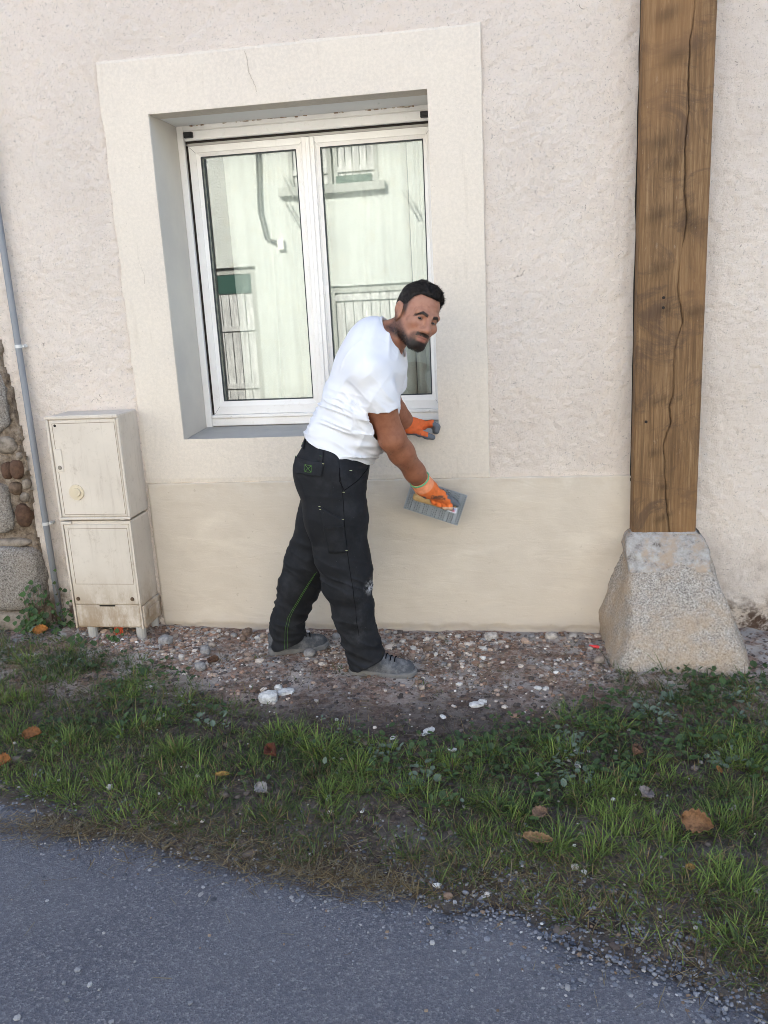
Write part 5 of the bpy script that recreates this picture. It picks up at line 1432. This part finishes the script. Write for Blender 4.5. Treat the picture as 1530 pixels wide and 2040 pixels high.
# ribbed collar
ca = np.cross(COL_N, A(0, 1, 0)); ca /= np.linalg.norm(ca); cb = np.cross(COL_N, ca)
from mathutils.bvhtree import BVHTree
def bvh_of(v, f): return BVHTree.FromPolygons([tuple(p) for p in v], [tuple(int(i) for i in q) for q in f])
pts = []
for k in range(41):
    a = 2 * math.pi * k / 40; pts.append(COL_P - COL_N * .0 + (ca * math.cos(a) + cb * math.sin(a)) * .086)
mb = MB(); mb.tube([tuple(p) for p in pts], .0075, 8, caps=False); mb.build('collar', tm.m, shirt, smooth=True)

# ---- trousers
RL = [A(-.764, -.490, .87), A(-.757, -.495, .70), A(-.740, -.500, .53), A(-.726, -.502, .415), A(-.708, -.503, .278), A(-.688, -.505, .17), A(-.664, -.505, .055)]
RLr = [.132, .124, .103, .093, .082, .070, .076]
LL = [A(-.785, -.315, .87), A(-.852, -.300, .64), A(-.928, -.292, .454), A(-.990, -.288, .324), A(-1.036, -.285, .20), A(-1.068, -.280, .12), A(-1.068, -.278, .045)]
LLr = [.124, .112, .098, .086, .070, .068, .080]
def trousers_sdf(P):
    d = tube_ell(P, [A(-.735, -.405, 1.02), A(-.752, -.405, .96), A(-.772, -.403, .87)], [.118, .124, .134], [.155, .160, .168], k=.05)
    d = smin(d, ell(P, (-.838, -.470, .880), (.078, .088, .100)), .05); d = smin(d, ell(P, (-.84, -.335, .890), (.074, .085, .096)), .05)
    r = chain(P, RL, RLr, .03); l = chain(P, LL, LLr, .03)
    d = smin(smin(d, r, .045), l, .045)
    zz = P[:, 2]
    d = d - .009 * (folds(P, A(.25, .2, .95), A(.95, .2, -.3), 17, 3.6, 301, 2.2) - .3) * (.35 + .65 * sstep(.62, .5, zz)) * sstep(1.0, .8, zz)
    d = d - .008 * sstep(.34, .12, zz) * (folds(P, A(.3, -.2, .93), A(.9, .3, -.25), 24, 5, 303, 2.0) - .3)
    d = d - .010 * (folds(P, A(.85, .3, .1), A(.1, .1, 1), 12, 2.2, 305, 1.8) - .35) * sstep(1.0, .9, zz)
    d = d - .006 * sstep(.2, .0, np.linalg.norm(P - A(-.64, -.50, .86), axis=1)) * folds(P, A(.5, 0, .86), A(.86, 0, -.5), 26, 6, 307)
    d = d - .007 * (folds(P, A(.45, .2, .87), A(.85, .2, -.45), 36, 7, 311, 3.0) - .2) * (.25 + .75 * sstep(.62, .45, zz)) * sstep(1.0, .9, zz)
    # knee bulges
    d = d - .010 * np.exp(-((P - A(-.64, -.50, .46)) ** 2).sum(1) / .004)
    top = (P - HEM_P) @ HEM_N
    d = smax(d, top - .028, .004)
    # hems rest on the shoes, cut at an angle
    hr = .020 + .40 * np.clip(P[:, 0] + .72, 0, 1) ; hl_ = .018 + .32 * np.clip(P[:, 0] + 1.12, 0, 1)
    lower = np.where(P[:, 0] > -.84, hr, hl_)
    d = smax(d, lower - zz, .006)
    return d
tv, tf = surface(trousers_sdf, (-1.22, -.70, -.01), (-.50, -.12, 1.10), .005)
jm = Mat('black_workwear', (.014, .015, .018), .82, .25)
g1 = jm.noise(9, 5, .65); c = jm.mix(jm.rng(g1, .45, .75), (.009, .0095, .0115), (.021, .022, .026))
xx, yy_, zz_ = jm.sep()
dx_ = jm.math('ADD', xx, .612); dz_ = jm.math('ADD', zz_, -.40)
dd = jm.math('SQRT', jm.math('ADD', jm.math('MULTIPLY', dx_, dx_), jm.math('MULTIPLY', jm.math('MULTIPLY', dz_, dz_), .55)))
spl = jm.math('MULTIPLY', jm.rng(dd, .036, .004), jm.rng(jm.noise(38, 5, .7), .42, .58))
c = jm.mix(spl, c, (.42, .42, .43))
dst = jm.math('MULTIPLY', jm.rng(jm.noise(7, 5, .7), .52, .75), jm.rng(zz_, .62, .12))
c = jm.mix(jm.math('MULTIPLY', dst, .35), c, (.075, .075, .080))
fl = jm.rng(jm.noise(120, 3, .7), .70, .75); c = jm.mix(jm.math('MULTIPLY', fl, .5), c, (.16, .16, .16))
jm.color(c); jm.bump(jm.noise(500, 2, .6), .25, .001)
tr_o = np_mesh('trousers', tv, tf, jm.m, man)
bv_t = bvh_of(tv, tf)
def drape(bv, x, z, y0=-1.2, off=.004, dirn=(0, 1, 0)):
    h = bv.ray_cast(Vector((x, y0, z)), Vector(dirn))
    if h[0] is None: return None
    return h[0] + h[1] * (off if h[1].y < 0 else -off)
def patch(poly, off, mat, name, parent, bv=bv_t, th=.003, n=16):
    """quad (4 corners x,z) laid on the cloth"""
    V = []; ok = True
    for i in range(n):
        for j in range(n):
            u, w = i / (n - 1), j / (n - 1)
            x = (poly[0][0] * (1 - u) + poly[1][0] * u) * (1 - w) + (poly[3][0] * (1 - u) + poly[2][0] * u) * w
            z = (poly[0][1] * (1 - u) + poly[1][1] * u) * (1 - w) + (poly[3][1] * (1 - u) + poly[2][1] * u) * w
            p = drape(bv, x, z, off=off)
            V.append(p)
    for q in range(len(V)):
        if V[q] is None: V[q] = V[q - 1] if q and V[q - 1] is not None else Vector((-.7, -.55, .9))
    o = np_mesh(name, np.array([v[:] for v in V]), grid_faces(n, n), mat, parent)
    md = o.modifiers.new('thick', 'SOLIDIFY'); md.thickness = th; md.offset = 0
    return o
def stitch(pts, mat, name, parent, w=.0011, off=.004, bv=bv_t, n=40, **kw):
    out = []
    P_ = np.array(pts); s_ = np.concatenate([[0], np.cumsum(np.hypot(*np.diff(P_, axis=0).T))])
    for t in np.linspace(0, s_[-1], n):
        p = drape(bv, np.interp(t, s_, P_[:, 0]), np.interp(t, s_, P_[:, 1]), off=off, **kw)
        if p is not None: out.append(tuple(p))
    if len(out) < 2: return
    mb = MB(); mb.tube(out, w, 5); return mb.build(name, mat, parent)
grn = Mat('green_thread', (.085, .19, .04), .7, .2).m; yel = Mat('pale_thread', (.52, .55, .30), .7, .2).m; blk = Mat('dark_thread', (.004, .004, .005), .9, .1).m
flap = patch([(-.900, .952), (-.762, .942), (-.772, .892), (-.897, .896)], .006, jm.m, 'pocket_flap', tr_o, th=.004)
bv_f = BVHTree.FromObject(flap, bpy.context.evaluated_depsgraph_get()) if False else bv_t
lg = [(-.840, .932), (-.811, .930), (-.812, .906), (-.840, .907)]
for a_, b_ in ((0, 1), (1, 2), (2, 3), (3, 0), (0, 2), (1, 3)):
    stitch([lg[a_], lg[b_]], grn, 'logo_line', flap, .0009, .0105, n=10)
cargo = patch([(-.790, .772), (-.700, .718), (-.698, .572), (-.766, .572)], .005, jm.m, 'cargo_pocket', tr_o, th=.004)
patch([(-.770, .690), (-.704, .690), (-.704, .680), (-.770, .680)], .0085, jm.m, 'pocket_loop', tr_o, th=.003, n=8)
stitch([(-.706, .945), (-.698, .85), (-.696, .78), (-.697, .59), (-.680, .396), (-.672, .2)], blk, 'side_seam', tr_o, .0011, .0005, n=80)
stitch([(-.604, .905), (-.640, .860), (-.690, .830)], blk, 'pocket_edge', tr_o, .0014, .001)
stitch([(-.690, .830), (-.705, .87), (-.703, .92)], blk, 'pocket_edge', tr_o, .0014, .001)
for (x, z) in ((-.764, .938), (-.893, .952), (-.788, .770), (-.786, .758), (-.703, .716), (-.755, .688), (-.700, .580), (-.694, .826), (-.668, .905), (-.868, 1.000), (-.775, .966)):
    stitch([(x - .004, z), (x + .004, z - .001)], yel if z < .95 else grn, 'bar_tack', tr_o, .0009, .009, n=4)
stitch([(-.884, .417), (-.916, .370), (-.952, .316), (-1.005, .235), (-1.030, .19), (-1.045, .13), (-1.055, .04)], grn, 'leg_stitching', tr_o, .0007, .0015, n=70)
stitch([(-.890, .412), (-.924, .366), (-.962, .310), (-1.014, .232), (-1.040, .19), (-1.055, .13), (-1.067, .04)], grn, 'leg_stitching', tr_o, .0007, .0015, n=70)
# belt loops
for (x, z) in ((-.868, 1.005), (-.775, .965)):
    patch([(x - .008, z + .028), (x + .008, z + .022), (x + .006, z - .022), (x - .010, z - .016)], .005, jm.m, 'belt_loop', tr_o, th=.003, n=5)

# ---- shoes
def shoe(heel, toe, side):
    heel = A(*heel); fwd = A(*toe) - heel; Ls = np.linalg.norm(fwd); fwd /= Ls; up = A(0, 0, 1); lat = np.cross(up, fwd)
    loc = lambda P: np.stack([(P - heel) @ fwd, (P - heel) @ lat, (P - heel) @ up], -1)
    def outline(p, grow=0.0):
        u = p[:, 0] / Ls
        hw = np.interp(u, [0, .1, .3, .55, .75, .9, 1.0], [.028, .037, .036, .043, .049, .043, .024]) + grow
        cy = np.interp(u, [0, .4, .75, 1], [0, 0, .004, .010]) * side
        return np.abs(p[:, 1] - cy) - hw
    def sole_f(P):
        p = loc(P); d = outline(p, .002)
        d = smax(d, -p[:, 0] + .004, .02); d = smax(d, p[:, 0] - Ls + .004, .03)
        top = np.interp(p[:, 0] / Ls, [0, .3, .7, 1], [.034, .026, .024, .034]); bot = np.interp(p[:, 0] / Ls, [0, .7, .9, 1], [0, 0, .004, .014])
        d = smax(d, p[:, 2] - top, .006); d = smax(d, bot - p[:, 2], .005)
        return d
    def upper_f(P):
        p = loc(P); d = outline(p, -.002)
        d = smax(d, -p[:, 0] + .008, .03); d = smax(d, p[:, 0] - Ls + .010, .05)
        top = np.interp(p[:, 0] / Ls, [0, .2, .38, .5, .62, .75, .88, 1.0], [.10, .105, .108, .098, .080, .070, .064, .045])
        top = top - 14 * p[:, 1] ** 2
        d = smax(d, p[:, 2] - top, .022); d = smax(d, .018 - p[:, 2], .004)
        d = d - .0022 * sstep(.006, .002, np.abs(p[:, 0] / Ls - .76) * Ls) - .004 * sstep(.02, .0, np.abs(p[:, 2] - .098)) * (p[:, 0] < .12)
        d = d - .0025 * fbm(p[:, 0] * 60, p[:, 1] * 40, p[:, 2] * 40, 401, 2) * sstep(.4, .55, p[:, 0] / Ls) * sstep(.8, .7, p[:, 0] / Ls)
        return d
    lo = np.minimum(heel, A(*toe)) - .075; lo[2] = heel[2] - .01; hi = np.maximum(heel, A(*toe)) + .075; hi[2] = heel[2] + .14
    v, f = surface(upper_f, lo, hi, .0035); up_o = np_mesh('shoe', v, f, MT['shoe'], man)
    v, f = surface(sole_f, lo, hi, .003); np_mesh('sole', v, f, MT['sole'], up_o)
    for q in range(4):
        u = .50 + .06 * q; zc = np.interp(u, [.5, .62, .75], [.100, .083, .073])
        mb = MB(); mb.tube([tuple(heel + fwd * (u * Ls) + lat * s_ + up * (zc - 14 * s_ * s_ + .0015)) for s_ in np.linspace(-.026, .026, 7)], .0024, 6); mb.build('lace', blk, up_o)
    return up_o
m = Mat('grey_suede', (.085, .09, .10), .9, .15); m.color(m.mix(m.rng(m.noise(24, 5, .7), .4, .7), (.060, .063, .070), (.15, .15, .155))); m.bump(m.noise(220, 3), .3, .002); MT['shoe'] = m.m
m = Mat('grey_sole', (.13, .13, .13), .8, .2); m.color(m.mix(m.noise(40, 4, .7), (.09, .09, .092), (.22, .21, .20))); MT['sole'] = m.m
shoe((-.742, -.500, -.004), (-.437, -.512, -.004), -1)
shoe((-1.163, -.315, -.006), (-.885, -.222, -.006), 1)

# ---- gloves
gm_ = Mat('work_glove', rough=.75, spec=.2); gm_.color(gm_.attr('Col')); gm_.bump(gm_.noise(380, 3, .7), .4, .0015)
ORANGE = np.array([.72, .17, .045]); PALE = np.array([.74, .28, .14]); GREY = np.array([.115, .125, .145])
def glove(sdf, lo, hi, colour, parent=man):
    v, f = surface(sdf, lo, hi, .0028)
    o = np_mesh('glove', v, f, gm_.m, parent); set_color(o, colour(v)); return o
hdl = A(.944, 0, -.330)
HC = A(-.345, -.178, .690)          # middle of the trowel handle
KN = A(-.352, -.224, .705)
cuff0 = WR_R + (EL_R - WR_R) / np.linalg.norm(EL_R - WR_R) * .050
fingR = []
for off, ln in ((.036, .98), (.012, 1.1), (-.013, 1.05), (-.037, .88)):
    k0 = KN + hdl * off; k1 = k0 + A(.012, .010, -.036) * ln; k2 = k1 + A(.004, .030, -.012) * ln; k3 = k2 + A(-.006, .014, .012) * ln
    fingR.append([k0, k1, k2, k3])
thumbR = [A(-.372, -.285, .748), A(-.335, -.252, .722), A(-.306, -.214, .690), A(-.276, -.196, .668)]
def gloveR(P):
    d = chain(P, [cuff0, WR_R, WR_R + (KN - WR_R) * .3], [.0425, .0385, .040], .02)
    palm = None
    for fg in fingR:
        q = cone(P, WR_R + (fg[0] - KN) * .45, fg[0], .020, .0165); palm = q if palm is None else smin(palm, q, .018)
    d = smin(d, palm, .02)
    d = smin(d, chain(P, thumbR, [.018, .0155, .0135, .0115], .01), .014)
    for fg in fingR: d = smin(d, chain(P, fg, [.0138, .0112, .0106, .0100], .008), .002)
    d = d - .0022 * folds(P, A(.45, .4, -.8), A(.8, -.3, .2), 60, 14, 501)
    t = (P - cuff0) @ ((WR_R - cuff0) / np.linalg.norm(WR_R - cuff0))
    shell = smax(d, -(cone(P, cuff0, WR_R, .036, .033)), .003) if False else d
    return smax(shell, -t, .003)
def colR(v):
    c = np.repeat(ORANGE[None], len(v), 0)
    t = (v - cuff0) @ ((WR_R - cuff0) / np.linalg.norm(WR_R - cuff0))
    cu = sstep(.055, .045, t)[:, None]; c = c * (1 - cu) + PALE * cu
    dt = chain(v, thumbR[1:], [.016, .0145, .0125], .01); df = np.min([chain(v, fg, [.0150, .0128, .0120, .0112], .008) for fg in fingR], 0)
    th = ((dt < .004) & (dt < df - .001))[:, None]; c = np.where(th, GREY, c)
    palm = (v @ A(.35, .86, .1) > (KN @ A(.35, .86, .1)) + .022)[:, None]; c = np.where(palm, GREY, c)
    low = (v[:, 0] < -.392 - .25 * (v[:, 2] - .70)) & (v[:, 2] < .735); c = np.where(low[:, None], GREY, c)
    tips = (df < .004) & (v[:, 2] < .662); c = np.where((tips & (v[:, 1] < -.2))[:, None], np.array([.55, .38, .28]), c)
    n_ = fbm(v[:, 0] * 90, v[:, 1] * 90, v[:, 2] * 90, 511, 3)[:, None]
    # worn print on the back of the hand
    pr = (np.abs((v - (WR_R + (KN - WR_R) * .72)) @ A(-.33, 0, -.94)) < .012) & (np.abs((v - KN) @ hdl) < .030) & (v[:, 1] < -.225)
    c = np.where((pr & (vnoise(v[:, 0] * 260, v[:, 1] * 50, v[:, 2] * 170, 513) > .52))[:, None], np.array([.16, .075, .05]), c)
    return c * (.8 + .4 * n_)
gR = glove(gloveR, (-.50, -.42, .60), (-.22, -.12, .90), colR)
gn = Mat('green_cuff', (.10, .38, .20), .8, .2).m
def ring(c0, ax, r, w, mat, name, parent):
    ax = ax / np.linalg.norm(ax); a_ = np.cross(ax, A(0, 1, .3)); a_ /= np.linalg.norm(a_); b_ = np.cross(ax, a_)
    mb = MB(); mb.tube([tuple(c0 + (a_ * math.cos(t) + b_ * math.sin(t)) * r) for t in np.linspace(0, 2 * math.pi, 29)], w, 7, caps=False); return mb.build(name, mat, parent, smooth=True)
ring(cuff0 + (WR_R - cuff0) * .06, WR_R - cuff0, .0425, .0034, gn, 'cuff_hem', gR)
KL = A(-.432, -.055, 1.000)
fingL = []
for off, ln in ((0, 1.0), (1, 1.03), (2, .98), (3, .85)):
    k0 = KL + A(.002, .0115 * off - .010, -.004 * off + .006); k1 = k0 + A(.040, .002, .004) * ln; k2 = k1 + A(.024, .001, -.016) * ln; k3 = k2 + A(-.004, .000, -.020) * ln
    fingL.append([k0, k1, k2, k3])
thumbL = [A(-.482, -.092, .985), A(-.440, -.098, .972), A(-.408, -.092, .957), A(-.384, -.086, .949)]
cuffL = WR_L + (EL_L - WR_L) / np.linalg.norm(EL_L - WR_L) * .030
def gloveL(P):
    d = chain(P, [cuffL, WR_L, WR_L + (KL - WR_L) * .4], [.036, .034, .034], .02)
    palm = None
    for fg in fingL:
        q = cone(P, WR_L + (fg[0] - KL) * .6, fg[0], .0185, .0150); palm = q if palm is None else smin(palm, q, .018)
    d = smin(d, palm, .02); d = smin(d, chain(P, thumbL, [.0175, .0150, .0130, .0112], .01), .014)
    for fg in fingL: d = smin(d, chain(P, fg, [.0140, .0122, .0114, .0106], .008), .003)
    d = d - .002 * folds(P, A(.9, .1, -.3), A(.1, -.3, .9), 55, 14, 503)
    return smax(d, -((P - cuffL) @ ((WR_L - cuffL) / np.linalg.norm(WR_L - cuffL))), .003)
def colL(v):
    c = np.repeat((ORANGE * np.array([.85, .75, .85]))[None], len(v), 0)
    x_, z_ = v[:, 0], v[:, 2]
    dt = chain(v, thumbL[1:], [.0150, .0130, .0112], .01)
    c = np.where(((dt < .004) & ((z_ < .966 - .35 * (x_ + .44)) | (x_ > -.402)))[:, None], GREY, c)
    df = np.min([chain(v, fg[1:], [.0122, .0114, .0106], .008) for fg in fingL], 0)
    c = np.where(((df < .003) & ((x_ > -.384) | (z_ < .992)))[:, None], GREY, c)
    c = np.where((z_ < .972)[:, None] & (dt > .004)[:, None], GREY, c)
    return c * (.8 + .4 * fbm(x_ * 90, v[:, 1] * 90, z_ * 90, 515, 3)[:, None])
gL = glove(gloveL, (-.56, -.14, .91), (-.33, .02, 1.06), colL)

# ================================================================== the punched plate float in his right hand
tool = empty('plaster_scraper', (-.378, -.135, .665)); tag(tool, 'steel scraper plate with punched teeth and wooden handle held in the right glove', 'hand tool')
c4 = [A(-.476, -.14, .766), A(-.224, -.14, .713), A(-.289, -.14, .552), A(-.523, -.14, .632)]
ux = hdl; uz = np.array([.330, 0, .944])
pc = (c4[0] + c4[1] + c4[2] + c4[3]) / 4
LX, LZ = .127, .074
sv_ = A(-.18, 0, 1.0) ; sv_ = uz
m = Mat('galvanised_plate', (.42, .46, .50), .5, .5); m.b.inputs['Metallic'].default_value = .55; m.color(m.mix(m.noise(60, 4, .7), (.20, .235, .27), (.36, .39, .42))); MT['plate'] = m.m
mb = MB(); mb.obox(pc, ux * LX, A(0, .0012, 0), uz * LZ); mb.build('plate', MT['plate'], tool)
# turned edge and punched teeth
for sgn in (-1, 1):
    mb = MB(); mb.obox(pc + ux * LX * sgn + A(0, .006, 0), ux * .0012, A(0, .007, 0), uz * LZ); mb.build('rim', MT['plate'], tool)
ho = MB(); te = MB()
for i in range(26):
    for j in range(15):
        if (i // 2 + 0) % 1 == 0 and (i % 4) == 3: continue
        p0 = pc + ux * (-LX + .008 + i * .0097) + uz * (-LZ + .007 + j * .0097 + (.0045 if i % 2 else 0))
        if abs((p0 - pc) @ uz) > LZ - .004: continue
        te.add([p0 - ux * .0034 - A(0, .0015, 0), p0 + ux * .0034 - A(0, .0015, 0), p0 - A(0, .0048, 0) + uz * .0024, p0 + uz * .0036 - A(0, .0015, 0)], [(0, 1, 2), (1, 3, 2), (3, 0, 2)])
        q0 = p0 - uz * .0024 - A(0, .0016, 0)
        ho.add([q0 - ux * .0032 - uz * .0015, q0 + ux * .0032 - uz * .0015, q0 + ux * .0032 + uz * .0015, q0 - ux * .0032 + uz * .0015], [(0, 1, 2, 3)])
te.build('teeth', MT['plate'], tool)['kind'] = 'stuff'
ho.build('punched_holes', MT['joint'], tool)['kind'] = 'stuff'
wood = Mat('pale_wood', (.55, .36, .16), .7, .25); wood.color(wood.ramp(wood.noise(9, 6, .65, vec=wood.pos((3, 12, 12))), [(.3, (.36, .21, .085)), (.55, (.58, .39, .18)), (.8, (.70, .52, .29))]))
mb = MB()
hp = [pc + uz * .004 + ux * t + A(0, -.038, 0) for t in (-.100, -.092, -.05, 0, .05, .088, .096)]
mb.tube([tuple(p) for p in hp], [.010, .0155, .0150, .0140, .0150, .0165, .011], 14)
for sgn in (-1, 1): mb.obox(pc + uz * .004 + ux * .074 * sgn + A(0, -.018, 0), ux * .020, A(0, .020, 0), uz * .017)
hd_ = mb.build('handle', wood.m, tool, smooth=False)
mb = MB(); mb.obox(pc + uz * .004 + ux * .084 + A(0, -.0545, 0), ux * .020, A(0, .0006, 0), uz * .0125); lbl = mb.build('price_label', Mat('label_paper', (.60, .62, .72), .6, .3).m, hd_)
for r_ in range(4):
    mb = MB(); mb.obox(pc + uz * (.011 - r_ * .0045) + ux * (.088 if r_ % 2 else .084) + A(0, -.0554, 0), ux * (.010 if r_ % 2 else .014), A(0, .0003, 0), uz * .0013); mb.build('print_line', Mat('blue_print', (.08, .09, .35) if r_ < 2 else (.5, .05, .06), .7, .2).m, lbl)
